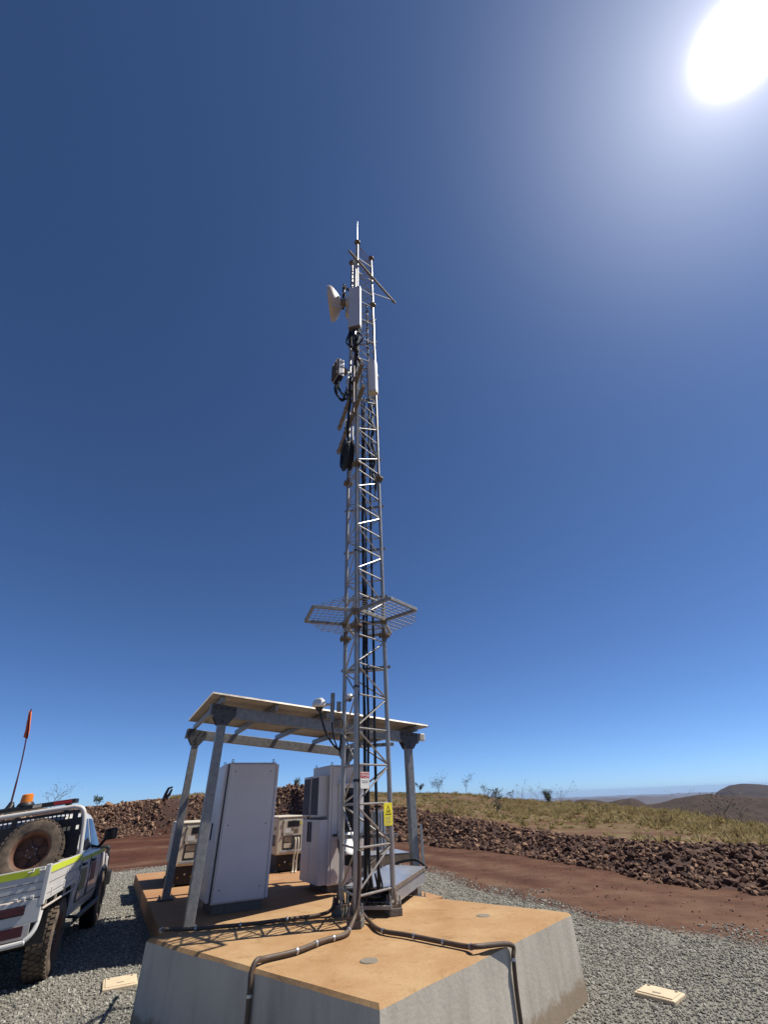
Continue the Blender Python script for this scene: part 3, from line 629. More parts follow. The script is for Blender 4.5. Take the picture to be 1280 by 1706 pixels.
ft.part('block', blk, ['conc_side', 'conc_top'], angle=20)
for (x, y) in ((-.27, 4.80), (.88, 6.17)):
    ft.part('plug', MB().lathe([(.0, .006), (.070, .006), (.076, .0), (.076, -.01)], (x, y, PZ), (0, 0, 1), 28), 'plug')

# slab under the shelter
sb_ = MB(); a, b_, c_, d_ = SLAB
sb_.prism([S_(a, c_, -.2), S_(b_, c_, -.2), S_(b_, d_, -.2), S_(a, d_, -.2)], (0, 0, SZ + .2))
sl_o = single('concrete_slab', sb_, 'conc_slab', 'long orange stained concrete slab carrying the shelter and cabinets', 'slab', tuple(S_(2, 4, 0)), bevel=.015)

# ------------------------------------------------------------------ mast
LF, LL, LR = Vector((-.464, 5.902, 0)), Vector((-.678, 6.473, 0)), Vector((-.076, 6.372, 0)); LEGS = [LF, LL, LR]
TC = (LF + LL + LR) / 3; TOP = 15.55; JZ = [3.77, 6.82, 9.87, 12.92]
def zz(p, z): return Vector((p.x, p.y, z))
tw = Thing('lattice_mast', 'tall slender galvanised three legged lattice mast on the foundation', 'mast', (TC.x, TC.y, PZ))
seg_z = [.76] + JZ + [TOP]
for p in LEGS:
    for z0, z1 in zip(seg_z[:-1], seg_z[1:]):
        tw.part('leg', MB().tube([zz(p, z0 + .012), zz(p, z1 - .012)], .030, 12), 'galv_tower')
flm = MB().lathe([(.032, -.10), (.034, -.016), (.088, -.014), (.088, .014), (.034, .016), (.032, .10)], (0, 0, 0), (0, 0, 1), 12)
for k in range(6): flm.tube([(math.cos(k) * .07, math.sin(k) * .07, -.045), (math.cos(k) * .07, math.sin(k) * .07, .045)], .011, 6)
flmesh = flm.mesh('flange', 'galv_brown')
for z in JZ + [TOP]:
    for p in LEGS:
        o = link('flange', flmesh, tw.o); o.location = zz(p, z) - Vector(tw.loc)
hb = MB().tube([(0, 0, 0), (0, 0, 1)], .0115, 8).mesh('horizontal_brace', 'galv_tower'); db = MB().tube([(0, 0, 0), (0, 0, 1)], .0105, 8).mesh('diagonal_brace', 'galv_tower')
for s0, s1 in zip(seg_z[:-1], seg_z[1:]):
    npn = max(3, round((s1 - s0) / .385)); lev = [s0 + .11 + (s1 - s0 - .22) * i / (npn - 1) for i in range(npn)]
    for fi, (p, q) in enumerate(((LF, LR), (LF, LL), (LL, LR))):
        dd = (q - p).normalized() * .03
        for i, z in enumerate(lev):
            if fi == 2 and i % 2: continue
            seg_obj('horizontal_brace', hb, zz(p + dd, z), zz(q - dd, z), tw.o, tw.loc)
        for i in range(npn - 1):
            a, b_ = (p + dd, q - dd) if (i + fi) % 2 == 0 else (q - dd, p + dd)
            seg_obj('diagonal_brace', db, zz(a, lev[i] + .025), zz(b_, lev[i + 1] - .025), tw.o, tw.loc)
for p in LEGS:                                                    # feet
    out = (p - TC).normalized(); sd = Vector((-out.y, out.x, 0)); m3 = Matrix((out, sd, Vector((0, 0, 1)))).transposed()
    g = tw.part('grout_block', MB().box(zz(p, PZ + .034), (.155, .155, .068), m3), 'grout', bevel=.008)
    f = MB().box(zz(p, PZ + .082), (.14, .14, .024), m3)
    for an in range(3):
        e = m3 @ Vector((math.cos(an * 2.094 + .5), math.sin(an * 2.094 + .5), 0)); f.prism([zz(p + e * .025, PZ + .094), zz(p + e * .068, PZ + .094), zz(p + e * .04, PZ + .23), zz(p + e * .025, PZ + .23)], Vector((-e.y, e.x, 0)) * .012)
    fp = tw.part('foot_plate', f, 'galv_brown')
    for an in range(4):
        e = m3 @ Vector((.054 if an & 1 else -.054, .054 if an & 2 else -.054, 0)); tw.part('anchor_bolt', MB().tube([zz(p + e, PZ + .09), zz(p + e, PZ + .17)], .011, 6).tube([zz(p + e, PZ + .096), zz(p + e, PZ + .12)], .02, 6), 'galv', parent=fp)
tw.part('lightning_rod', MB().tube([zz(LF, TOP), zz(LF, TOP + 1.15), zz(LF, TOP + 1.45) + Vector((.012, 0, 0))], [.010, .006, .003], 8), 'alu')
dlr = (LR - LL).normalized(); nbk = Vector((-dlr.y, dlr.x, 0))     # outward from the back face
for z in (1.34, 2.31, 3.31, 4.42, 5.30, 6.20, 7.35, 8.25, 9.2, 10.3, 11.3, 12.3):  # cable brackets on the back face
    p, q = zz(LL - dlr * .07 + nbk * .05, z), zz(LR + dlr * .07 + nbk * .05, z); br = MB().beam(p, q, .022, .042)
    bo = tw.part('cable_bracket', br, 'galv', bevel=.003)
    hole = MB()
    for k in range(6):
        c = p.lerp(q, .2 + k * .12); hole.box(c - nbk * .0125, (.02, .003, .014), Matrix((dlr, nbk, Vector((0, 0, 1)))).transposed())
    tw.part('slot', hole, 'black_plastic', parent=bo)
for z in (2.95, 1.9, 5.0):                                         # strap round the front leg
    tw.part('cable_strap', MB().tube([zz(LF, z - .012), zz(LF, z + .012)], .0345, 12), 'black_rubber')
# stiff hose up the front leg
ofs = Vector((.040, -.012, 0))

# feeder cables
def cable(label, path, r, mtl='black_rubber', name='feeder_cable', group='cables running up the mast', k=5, n=8):
    pts = catmull(path, k); return single(name, MB().tube(pts, r, n), mtl, label, 'cable', tuple(Vector(path[0])), group)
def bundle(name, label, paths, r, part='cable', group=None, n=6, k=5):
    t = Thing(name, label, 'cables', tuple(Vector(paths[0][0])), group)
    for p in paths: t.part(part, MB().tube(catmull(p, k), r, n), 'black_rubber')
    return t
def back(t, z, dx=0): p = LL.lerp(LR, t) - nbk * .0; return Vector((p.x, p.y, z)) - nbk * .02 + dlr * dx
for i, (t, r, zt, lab) in enumerate(((.48, .019, 10.6, 'thick black feeder cable up the mast back face, leftmost of the three'), (.565, .017, 9.6, 'black feeder cable up the mast back face, middle of the three'), (.73, .019, 13.0, 'black feeder cable up the mast back face, nearest the right leg'))):
    zs = [.70, .95, 1.34, 2.0, 2.6, 3.3, 4.1, 4.8, 5.3, 5.9, 6.5, 7.2, 7.9, 8.6, 9.2, 9.9, 10.6, 11.5, 12.4, 13.0]
    path = [back(t + (.18 if i == 2 and z < .9 else 0) - (.1 if i == 2 and z < .9 else 0), z, random.uniform(-.008, .008)) for z in zs if z <= zt]
    path[0] = back(t, .70) + nbk * .10
    cable(lab, path, r)
for i, (t, lab) in enumerate(((.52, 'thin black data cable tucked beside the thick feeder cable'), (.86, 'tangled black tail cable hanging near the upper right leg'))):
    if i == 0: path = [back(t, z, random.uniform(-.012, .012)) - nbk * .025 for z in np.linspace(.75, 9.0, 26)]
    else: path = [back(t + random.uniform(-.08, .08), z, 0) + Vector((0, -.04, 0)) + Vector((random.uniform(-.02, .02), random.uniform(-.03, .03), 0)) for z in np.linspace(6.3, 9.3, 22)]
    cable(lab, path, .011)
cable('black cable bundle sagging inside the upper mast by the right leg', [back(.86, z) + Vector((random.uniform(-.03, .03), -.06 + random.uniform(-.03, .03), 0)) for z in np.linspace(6.5, 8.9, 14)], .026)
cable('black cable curving across the mast below the equipment', [back(.5, 7.9), back(.66, 7.72) - nbk * .08, back(.80, 7.3) - nbk * .08, back(.84, 6.9) - nbk * .05], .018)
cable('green and black earth cable strapped to the front leg', [zz(LF + ofs, z) + Vector((random.uniform(-.002, .002),) * 2 + (0,)) for z in np.linspace(1.0, 12.5, 30)], .007)

# ------------------------------------------------------------------ conduits on the foundation
def pixz(px, py, z):
    d = pix_dir(px, py); k = (z - CAM_Z) / d.z; return Vector((d.x * k, d.y * k, z))
def conduit(label, path, r, clips):
    pts = catmull(path, 7); t = Thing('conduit', label, 'conduit', tuple(pts[0]), 'conduits clipped across the foundation')
    t.part('pipe', MB().tube(pts, r, 12), 'conduit')
    L = [0]
    for a, b in zip(pts[:-1], pts[1:]): L.append(L[-1] + (b - a).length)
    for s in clips:
        i = min(range(len(pts) - 1), key=lambda j: abs(L[j] - s * L[-1])); d = (pts[min(i + 1, len(pts) - 1)] - pts[max(0, i - 1)]).normalized()
        t.part('saddle_clip', MB().tube([pts[i] - d * .009, pts[i] + d * .009], r + .004, 12), 'alu')
cz = PZ + .026
nl_ = Vector((-(PAD[0][1] - PAD[1][1]), PAD[0][0] - PAD[1][0], 0)).normalized();  nl_ = nl_ if nl_.dot(ctr - pd[0]) < 0 else -nl_   # outward, left-front side
nr_ = Vector((-(PAD[2][1] - PAD[1][1]), PAD[2][0] - PAD[1][0], 0)).normalized();  nr_ = nr_ if nr_.dot(ctr - pd[2]) < 0 else -nr_
def on_side(p, q, nrm, u, z, off=.028): e = p.lerp(q, u); return Vector((e.x, e.y, z)) + nrm * off
pa = [zz(LF + ofs, z) for z in (1.25, 1.0)] + [zz(LF, .83) + Vector((.03, -.06, 0)), zz(LF, .72) + Vector((-.01, -.14, 0)), pixz(575, 1556, cz), pixz(538, 1567, cz), pixz(494, 1584, cz), pixz(445, 1596, cz), pixz(428, 1600, cz + .012)]
ua = .575
pa += [on_side(pd[0], pd[1], nl_, ua, PZ - .015, .020) , on_side(pd[0], pd[1], nl_, ua + .004, PZ - .11), on_side(pd[0], pd[1], nl_, ua + .006, PZ - .35), on_side(pd[0], pd[1], nl_, ua + .006, -.02)]
conduit('brown conduit from the front leg across the foundation to its shaded left side', pa, .020, (.30, .38, .47, .56, .80))
ub = .545
pb = [pixz(604, 1521, cz + .05), pixz(614, 1533, cz), pixz(634, 1549, cz), pixz(678, 1557, cz), pixz(724, 1566, cz), pixz(776, 1576, cz), pixz(797, 1576, cz + .02),
      on_side(pd[1], pd[2], nr_, ub, PZ - .01, .03), on_side(pd[1], pd[2], nr_, ub, PZ - .10, .034), on_side(pd[1], pd[2], nr_, ub - .004, PZ - .3), on_side(pd[1], pd[2], nr_, ub - .006, -.02)]
conduit('brown conduit crossing the foundation to its sunlit right side', pb, .018, (.22, .34, .46, .58, .80))
nbl = Vector((-(PAD[3][1] - PAD[0][1]), PAD[3][0] - PAD[0][0], 0)).normalized(); nbl = nbl if nbl.dot(ctr - pd[0]) < 0 else -nbl
pc = [zz(LL, .80) + Vector((-.07, -.03, 0)), zz(LL, .70) + Vector((-.10, -.05, 0)), pixz(530, 1524, cz), pixz(478, 1531, cz), pixz(424, 1538, cz), pixz(370, 1543, cz), pixz(320, 1547, cz), pixz(290, 1547.5, cz), pixz(276, 1550, cz) + nbl * .06, pixz(272, 1552, .5) + nbl * .09]
conduit('brown conduit running along the back left edge of the foundation toward the shelter post', pc, .017, (.2, .36, .52, .68, .82))

# ------------------------------------------------------------------ climbing guard
GZ_ = 4.0
gd = Thing('climbing_guard', 'wire mesh climbing guard with three framed trays round the mast', 'climb guard', (TC.x, TC.y, GZ_))
def clip_poly(poly, p, d):
    """parameters where the line p + t d crosses a convex 2D polygon"""
    t0, t1 = -1e9, 1e9; n = len(poly); c = sum(poly, Vector((0, 0, 0))) / n
    for i in range(n):
        a, b = poly[i], poly[(i + 1) % n]; e = b - a; nn = Vector((-e.y, e.x, 0))
        if nn.dot(c - a) < 0: nn = -nn
        den = nn.dot(d); num = nn.dot(a - p)
        if abs(den) < 1e-9:
            if num > 0: return None
            continue
        t = num / den
        if den > 0: t0 = max(t0, t)
        else: t1 = min(t1, t)
    return (t0, t1) if t1 - t0 > .03 else None
def wire_mesh(mb, poly, z, e1, e2, s1, s2, slope=None):
    for d, s, o in ((e1, s2, e2), (e2, s1, e1)):
        k = [p.dot(o) for p in poly]; lo, hi = min(k), max(k); x = lo + s * .5
        while x < hi:
            base = o * x; r = clip_poly(poly, base, d)
            if r:
                p, q = base + d * r[0], base + d * r[1]
                mb.tube([zz(p, z(p)), zz(q, z(q))], .0042, 5, False)
            x += s
outs = []
for (p, q) in ((LF, LL), (LF, LR), (LL, LR)):
    e = (q - p).normalized(); nrm = Vector((-e.y, e.x, 0)); nrm = nrm if nrm.dot(p - TC) > 0 else -nrm; outs.append(nrm)
    a, b = p + nrm * .04, q + nrm * .04; c, d = b + nrm * .60, a + nrm * .60
    fr = MB()
    for s, t_ in ((a, b), (b, c), (c, d), (d, a)): fr.beam(zz(s, GZ_), zz(t_, GZ_), .035, .045)
    gd.part('tray_frame', fr, 'galv', bevel=.003)
    wm = MB(); wire_mesh(wm, [a, b, c, d], lambda P: GZ_ + .012, e, nrm, .11, .075); gd.part('tray_mesh', wm, 'galv_tower')
for P, (n1, n2) in ((LF, (outs[0], outs[1])), (LL, (outs[0], outs[2])), (LR, (outs[1], outs[2]))):
    bis = (n1 + n2).normalized(); poly = [P + bis * .06, P + n1 * .62, P + (n1 + n2) * .50 + bis * .05, P + n2 * .62]
    wm = MB(); e2 = Vector((-bis.y, bis.x, 0)); wire_mesh(wm, poly, lambda Q: GZ_ + .0 + .03 * (Q - P).dot(bis), n1, Vector((-n1.y, n1.x, 0)), .11, .075); gd.part('corner_mesh', wm, 'galv_tower')
for P in LEGS: gd.part('leg_clamp', MB().box(zz(P, GZ_ - .01), (.10, .10, .09)), 'galv_brown', bevel=.008)

# ------------------------------------------------------------------ antennas and radio gear
dfr = (LR - LF).normalized(); nfr = Vector((dfr.y, -dfr.x, 0)); dfl = (LL - LF).normalized(); nfl = Vector((-dfl.y, dfl.x, 0))
if nfl.dot(LF - TC) < 0: nfl = -nfl
def boom(label, P, d, nrm, off, z, s0, s1, r, marks, mtl='galv_brown'):
    a, b = P + nrm * off + d * s0, P + nrm * off + d * s1
    t = Thing('mounting_pipe', label, 'pipe', tuple(zz(a, z)), 'horizontal pipes clamped to the mast'); t.part('pipe', MB().tube([zz(a, z), zz(b, z)], r, 12), mtl)
    for s in marks:
        c = P + nrm * off + d * s; t.part('clamp', MB().tube([zz(c, z) - d * .018, zz(c, z) + d * .018], r + .014, 10).box(zz(c + Vector((0, 0, 0)), z) + Vector((0, 0, r + .012)), (.05, .03, .03)), 'galv')
boom('long horizontal pipe sticking out to the right at the mast top', LF, dfr, nfr, .08, 14.22, -.42, 1.58, .030, (0, .61, 1.5))
boom('upper of the two long side pipes pointing away behind the mast', LF, dfl, nfl, .07, 8.92, -.63, 1.27, .045, (-.35, 0, .35, .61, 1.0, 1.2))
boom('lower of the two long side pipes pointing away behind the mast', LF, dfl, nfl, .07, 8.16, -.70, 1.25, .045, (-.4, 0, .35, .61, .95, 1.18))
p_end, p_leg = zz(LF + nfr * .08 + dfr * 1.42, 14.2), zz(LR, 13.55)
single('pipe_stay', MB().tube([p_end, p_leg], .012, 8), 'galv', 'thin diagonal stay from the mast leg to the top pipe', 'stay', tuple(p_leg))
# vertical stub pipes between the side pipes
for s, z0, z1, lab in ((-.28, 7.85, 9.25, 'vertical stub pipe in front of the mast on the side pipes'),):
    c = LF + nfl * .15 + dfl * s; single('stub_pipe', MB().tube([zz(c, z0), zz(c, z1)], .019, 10), 'galv_brown', lab, 'pipe', tuple(zz(c, z0)), 'stub pipes on the mast')
# big panel antenna
def frame_m(fw):
    fw = Vector(fw).normalized(); sd = Vector((-fw.y, fw.x, 0)).normalized(); return Matrix((sd, fw, Vector((0, 0, 1)))).transposed()
mp_ = frame_m((-.22, -1, 0)); pc_ = Vector((-.50, 5.66, 11.60))
pa_ = Thing('panel_antenna', 'tall white box panel antenna facing the viewer near the mast top', 'antenna', (pc_.x, pc_.y, 10.7))
rd_ = pa_.part('radome', MB().box(pc_, (.30, .13, 1.72), mp_), 'radome', bevel=.02, seg=3)
pa_.part('end_cap', MB().box(pc_ - Vector((0, 0, .87)), (.285, .12, .04), mp_), 'galv_brown', bevel=.006)
for k in range(5):
    c = pc_ + mp_ @ Vector((-.11 + .055 * k, .02 if k % 2 else -.02, -.93)); pa_.part('connector', MB().tube([c, c + Vector((0, 0, .06))], .014, 8), 'alu')
for z in (.62, -.62): pa_.part('mount_bracket', MB().box(pc_ + mp_ @ Vector((0, -.12, z)), (.08, .14, .07), mp_), 'galv_brown', bevel=.005)
pm = LF + Vector((-.04, -.10, 0)); single('antenna_pipe', MB().tube([zz(pm, 10.6), zz(pm, 13.75)], .026, 10), 'galv_tower', 'vertical pipe behind the box panel antenna', 'pipe', tuple(zz(pm, 10.6)), 'stub pipes on the mast')
hd_ = Vector((-.62, 6.05, 0)); single('antenna_pipe', MB().tube([zz(hd_, 12.2), zz(hd_, 14.5)], .024, 10), 'galv_tower', 'vertical pipe left of the mast carrying the dish arms', 'pipe', tuple(zz(hd_, 12.2)), 'stub pipes on the mast')
jp = []
for k in range(11):                                                # jumper cables under the panel
    a0 = pc_ + mp_ @ Vector((-.11 + .055 * (k % 5), .02 if k % 2 else -.02, -.93)); s = random.uniform(-.09, .09)
    jp.append([a0, a0 + Vector((s * .3, 0, -.12)), a0 + Vector((s + random.uniform(-.06, .06), random.uniform(-.05, .03), -.32 - .03 * k)), Vector((-.46 + random.uniform(-.03, .03), 5.78, 10.75 - .5 - .03 * k)), Vector((-.47 + random.uniform(-.035, .035), 5.82 + random.uniform(-.02, .04), 9.95)), Vector((-.50 + random.uniform(-.04, .04), 5.86, 9.6)), Vector((-.54 + random.uniform(-.05, .05), 5.9 + random.uniform(-.05, .05), 9.1))])
bundle('jumper_bundle', 'bunch of black jumper cables hanging under the box panel antenna', jp, .019)
# dish seen from behind, facing left
dc = Vector((-1.10, 5.78, 12.02)); dax = Vector((-1, .02, -.05)).normalized()
di = Thing('dish_antenna', 'white round dish antenna facing left beside the panel antenna', 'antenna', tuple(dc))
di.part('reflector', MB().lathe([(.0, -.24), (.13, -.24), (.15, -.225), (.26, -.165), (.35, -.10), (.405, -.045), (.42, -.01), (.42, .05), (.405, .05)], dc, dax, 40), 'dish_bounce_tan')
di.part('radome', MB().lathe([(.41, .045), (.33, .055), (.17, .062), (.0, .065)], dc, dax, 40), 'radome')
di.part('hub', MB().lathe([(.0, -.36), (.09, -.36), (.10, -.24), (.0, -.23)], dc, dax, 20), 'galv_brown')
di.part('feed_radio', MB().box(dc - dax * .40 + Vector((.02, 0, -.06)), (.10, .2, .24)), 'gen_beige', bevel=.01)
for z in (13.0, 12.36): di.part('arm', MB().tube([zz(hd_, z), Vector((-.80, 5.87, z))], .032, 10), 'black_plastic' if z > 12.9 else 'galv_brown')
di.part('mast_pipe', MB().tube([Vector((-.82, 5.87, 11.95)), Vector((-.82, 5.87, 13.08))], .036, 10), 'black_plastic')
for z in (12.95, 12.3, 12.6): di.part('clamp', MB().box((-.80, 5.86, z), (.10, .10, .05)), 'alu', bevel=.004)
di.part('side_strut', MB().tube([dc + Vector((.30, -.02, -.20)), dc + Vector((.05, -.2, -.40))], .012, 6), 'alu')
for z, lab in ((12.25, 'small beige radio box hidden behind the panel antenna, upper one'), (11.75, 'small beige radio box hidden behind the panel antenna, lower one')):
    rb_ = Thing('radio_box', lab, 'radio unit', (-.68, 5.88, z), 'small radio boxes behind the panel antenna'); rb_.part('case', MB().box((-.68, 5.88, z), (.12, .16, .24)), 'gen_beige', bevel=.01); rb_.part('cover', MB().box((-.745, 5.88, z), (.012, .12, .18)), 'galv_brown')
# right-hand slim radome
q0 = Vector((-.13, 6.14, 0))
sr = Thing('slim_antenna', 'smooth white rounded panel antenna clamped to the right leg', 'antenna', (q0.x, q0.y, 9.0))
sec = [(-.105, .05), (-.105, -.03), (-.09, -.06), (-.04, -.085), (.02, -.09), (.07, -.075), (.10, -.04), (.105, .0), (.09, .04), (.06, .05)]
rr3 = frame_m((-.25, -1, 0)); sr.part('radome', MB().prism([q0 + rr3 @ Vector((-x, -y, 0)) + Vector((0, 0, 9.06)) for x, y in sec], (0, 0, 1.02)), 'white_plastic', angle=50)
sr.part('end_cap', MB().prism([q0 + rr3 @ Vector((-x * .97, -y * .97, 0)) + Vector((0, 0, 9.0)) for x, y in sec], (0, 0, .06)), 'gen_beige')
for z in (9.3, 9.9): sr.part('mount_bracket', MB().beam(zz(q0, z), zz(LR, z), .05, .06), 'galv_brown')
# remote radio head with fins and its cable loops
rc_ = Vector((-.90, 6.1, 9.76)); m4 = frame_m((-.85, -.55, 0))
rh = Thing('radio_unit', 'grey finned remote radio unit hung left of the mast', 'radio unit', (rc_.x, rc_.y, 9.45)); rh.part('case', MB().box(rc_, (.30, .13, .56), m4), 'radome', bevel=.012)
for k in range(9): rh.part('cooling_fin', MB().box(rc_ + m4 @ Vector((-.128 + .032 * k, .085, 0)), (.010, .05, .52), m4), 'galv_brown')
rh.part('side_cover', MB().box(rc_ + m4 @ Vector((-.158, -.01, .02)), (.02, .12, .5), m4), 'white_plastic', bevel=.005); rh.part('end_plate', MB().box(rc_ + m4 @ Vector((0, 0, -.295)), (.27, .12, .03), m4), 'black_plastic')
rh.part('bracket', MB().beam(rc_ + m4 @ Vector((0, -.07, 0)), zz(LF + nfl * .15 + dfl * .3, 9.85), .06, .2), 'galv_brown')
rh.part('label_plate', MB().box(rc_ + m4 @ Vector((-.169, -.01, .05)), (.003, .05, .10), m4), 'ink_grey')
jp = []
for k in range(7):
    a0 = rc_ + m4 @ Vector((-.11 + .035 * k, 0, -.31)); w_ = random.uniform(.10, .22)
    jp.append([a0, a0 + Vector((-.03, 0, -.15)), a0 + Vector((.02, 0, -.36 - .05 * (k % 4))), a0 + Vector((w_, .05, -.46 - .05 * (k % 4))), a0 + Vector((w_ + .10, .0, -.25)), Vector((-.62, 6.0, 9.35 + .03 * k))])
bundle('jumper_bundle', 'black cable loops sagging under the finned radio unit', jp, .015)
for s, z, hgt, lab in ((.28, 7.98, .27, 'short white whip antenna above the cable coil, farther from the front leg'), (-.26, 7.20, .27, 'short white whip antenna above the cable coil, beside the front leg'), (.15, 9.0, .6, 'white whip antenna beside the finned radio unit')):
    c = LF + nfl * .16 + dfl * s; o = Thing('whip_antenna', lab, 'antenna', tuple(zz(c, z)), 'short whip antennas on the side pipes'); o.part('rod', MB().tube([zz(c, z), zz(c, z + hgt)], .021, 10), 'white_plastic'); o.part('base', MB().tube([zz(c, z - .08), zz(c, z)], .026, 10), 'galv')
# coil of spare cable tied to the left face
cc = LF.lerp(LL, .52) + nfl * .08
jp = []
for k in range(16):
    pts = []
    rr_, cz_ = random.uniform(.20, .27), 7.28 + random.uniform(-.05, .05); of = random.uniform(-.06, .10)
    for j in range(15):
        an = j / 14 * 2 * math.pi; pts.append(zz(cc + nfl * of + dfl * (math.cos(an) * rr_ * .85 + random.uniform(-.012, .012)), cz_ + math.sin(an) * rr_ * 1.25))
    jp.append(pts)
bundle('cable_coil', 'black coil of spare cable tied to the left face of the mast', jp, .019, 'loop', k=3)
# cable clutter ties along left face above the coil
jp = []
for k in range(5):
    jp.append([zz(LF + nfl * (.05 + .03 * k) + dfl * (.05 + .05 * k), 9.2), zz(LF + nfl * .1 + dfl * (.15 + random.uniform(-.1, .1)), 8.7), zz(LF + nfl * .12 + dfl * (.2 + random.uniform(-.1, .15)), 8.1), zz(cc, 7.55)])
bundle('cable_bundle', 'black cables running down the left mast face into the coil', jp, .014)

# ------------------------------------------------------------------ cameras on the mast
def sec_camera(label, c, aim, arm_from, pipe=True):
    t = Thing('security_camera', label, 'camera', tuple(c), 'security cameras on the mast'); a = Vector(aim).normalized()
    t.part('housing', MB().lathe([(0, .085), (.045, .08), (.085, .045), (.10, .0), (.10, -.02), (.085, -.03), (.06, -.035), (0, -.035)], c, (0, 0, 1), 24), 'white_plastic')
    t.part('lens_dome', MB().lathe([(0, -.095), (.03, -.085), (.052, -.055), (.056, -.034)], c, (0, 0, 1), 18), 'glass_dark')
    t.part('arm', MB().tube([Vector(c), Vector(arm_from)], .018, 8), 'radome')
    return t
lc = zz(LL, 2.92)
pp = zz(LL + Vector((-.16, -.06, 0)), 0)
t = sec_camera('white dome security camera on the bracket left of the mast', zz(LL + Vector((-.34, -.10, 0)), 2.83), (-1, -1, 0), zz(pp, 2.83))
t.part('pole', MB().tube([zz(pp, 2.60), zz(pp, 2.98)], .030, 12), 'galv'); t.part('bracket', MB().tube([zz(pp, 2.62), zz(LL, 2.62)], .026, 10).box(zz(pp.lerp(zz(LL, 0), .5), 2.58), (.10, .09, .08)), 'galv_brown')
t.part('junction_box', MB().box(zz(LL + Vector((-.07, -.05, 0)), 2.80), (.06, .05, .13)), 'galv', bevel=.006)
sec_camera('small white dome camera tucked inside the mast', zz(LL + Vector((.07, .03, 0)), 2.93), (1, 1, 0), zz(LL, 2.93)).o.scale = (.62, .62, .62)
cable('black cable hanging from the left security camera', [zz(LL + Vector((-.34, -.13, 0)), 2.80), zz(LL + Vector((-.29, -.12, 0)), 2.62), zz(LL + Vector((-.20, -.10, 0)), 2.42), zz(LL + Vector((-.06, -.06, 0)), 2.28), zz(LL + Vector((-.03, -.04, 0)), 2.45)], .013, name='camera_cable', group='cables on the camera bracket')
cable('black cable looping from the camera bracket to the mast leg', [zz(pp, 2.60), zz(LL + Vector((-.13, -.06, 0)), 2.42), zz(LL + Vector((-.05, -.05, 0)), 2.26), zz(LL + Vector((-.02, .0, 0)), 2.4), zz(LL + Vector((.15, -.02, 0)), 2.46), back(.40, 2.3)], .010, name='camera_cable', group='cables on the camera bracket')

# ------------------------------------------------------------------ signs on the mast
def plate(name, label, c, wd, hg, fw, base, cat='sign'):
    fw = Vector(fw).normalized(); m = Matrix((Vector((-fw.y, fw.x, 0)), -fw, Vector((0, 0, 1)))).transposed(); t = Thing(name, label, cat, matrix=Matrix.Translation(c) @ m.to_4x4(), local=True)
    # local frame: x right as seen by the reader, -y toward the reader, z up
    t.part('plate', MB().box((0, 0, 0), (wd, .004, hg)), base, bevel=.001)
    for sx in (-1, 1):
        for sz in (-1, 1): t.part('screw', MB().tube([(sx * wd * .43, -.002, sz * hg * .45), (sx * wd * .43, -.005, sz * hg * .45)], .004, 6), 'alu')
    return t
def flat(t, name, poly, matn, y=-.0032): t.part(name, MB().prism([(x, y, z) for x, z in poly], (0, .0012, 0)), matn, smooth=False)
def rect(x0, x1, z0, z1): return [(x0, z0), (x1, z0), (x1, z1), (x0, z1)]
RX = Matrix.Rotation(math.pi / 2, 4, 'X')
sgf = Vector((dfr.y, -dfr.x, 0))
ds = plate('danger_sign', 'white danger sign with a red heading on the front mast leg', zz(LF + dfr * .115 + nfr * .035, 1.90), .155, .168, sgf, 'sign_white')
flat(ds, 'heading_panel', rect(-.072, .072, .022, .078), 'red_paint'); ds.part('heading_border', MB().tube([(.063 * math.cos(a) , -.0045, .050 + .022 * math.sin(a)) for a in np.linspace(0, 2 * math.pi, 25)], .0016, 5, False), 'sign_white')
text_mesh('heading_text', 'DANGER', .0285, 'sign_white', ds.o, Matrix.Translation((0, -.0048, .050)) @ RX)
for k, (zz_, wd) in enumerate(((-.005, .06), (-.022, .052))): flat(ds, 'text_line', rect(-wd, wd, zz_ - .004, zz_ + .004), 'ink_grey')
ys = plate('radiation_sign', 'yellow radio hazard sign with a black triangle on the right leg', zz(LR - dfr * .095 + nfr * .045, 1.555), .16, .225, sgf, 'sign_yellow')
def tri(s, z): return [(-s, z), (s, z), (0, z + s * 1.75)]
def triframe(t, s, z, wd):
    a, b = tri(s, z), tri(s - wd * 1.75, z + wd)
    for i in range(3):
        j = (i + 1) % 3; flat(t, 'triangle_border', [a[i], a[j], b[j], b[i]], 'ink')
triframe(ys, .056, -.008, .008); ys.part('antenna_symbol', MB().beam((0, -.0035, .0), (0, -.0035, .030), .004, .001, (0, 1, 0)), 'ink')
for sgn in (-1, 1):
    for k, rr_ in enumerate((.009, .016)):
        ys.part('wave_symbol', MB().tube([(sgn * rr_ * math.cos(a), -.0038, .028 + rr_ * math.sin(a)) for a in np.linspace(-1.0, 1.0, 7)], .0013, 4), 'ink')
for k in range(6): flat(ys, 'text_line', rect(-.060, .060 - .014 * (k % 3), -.030 - k * .0135, -.026 - k * .0135), 'ink_grey')

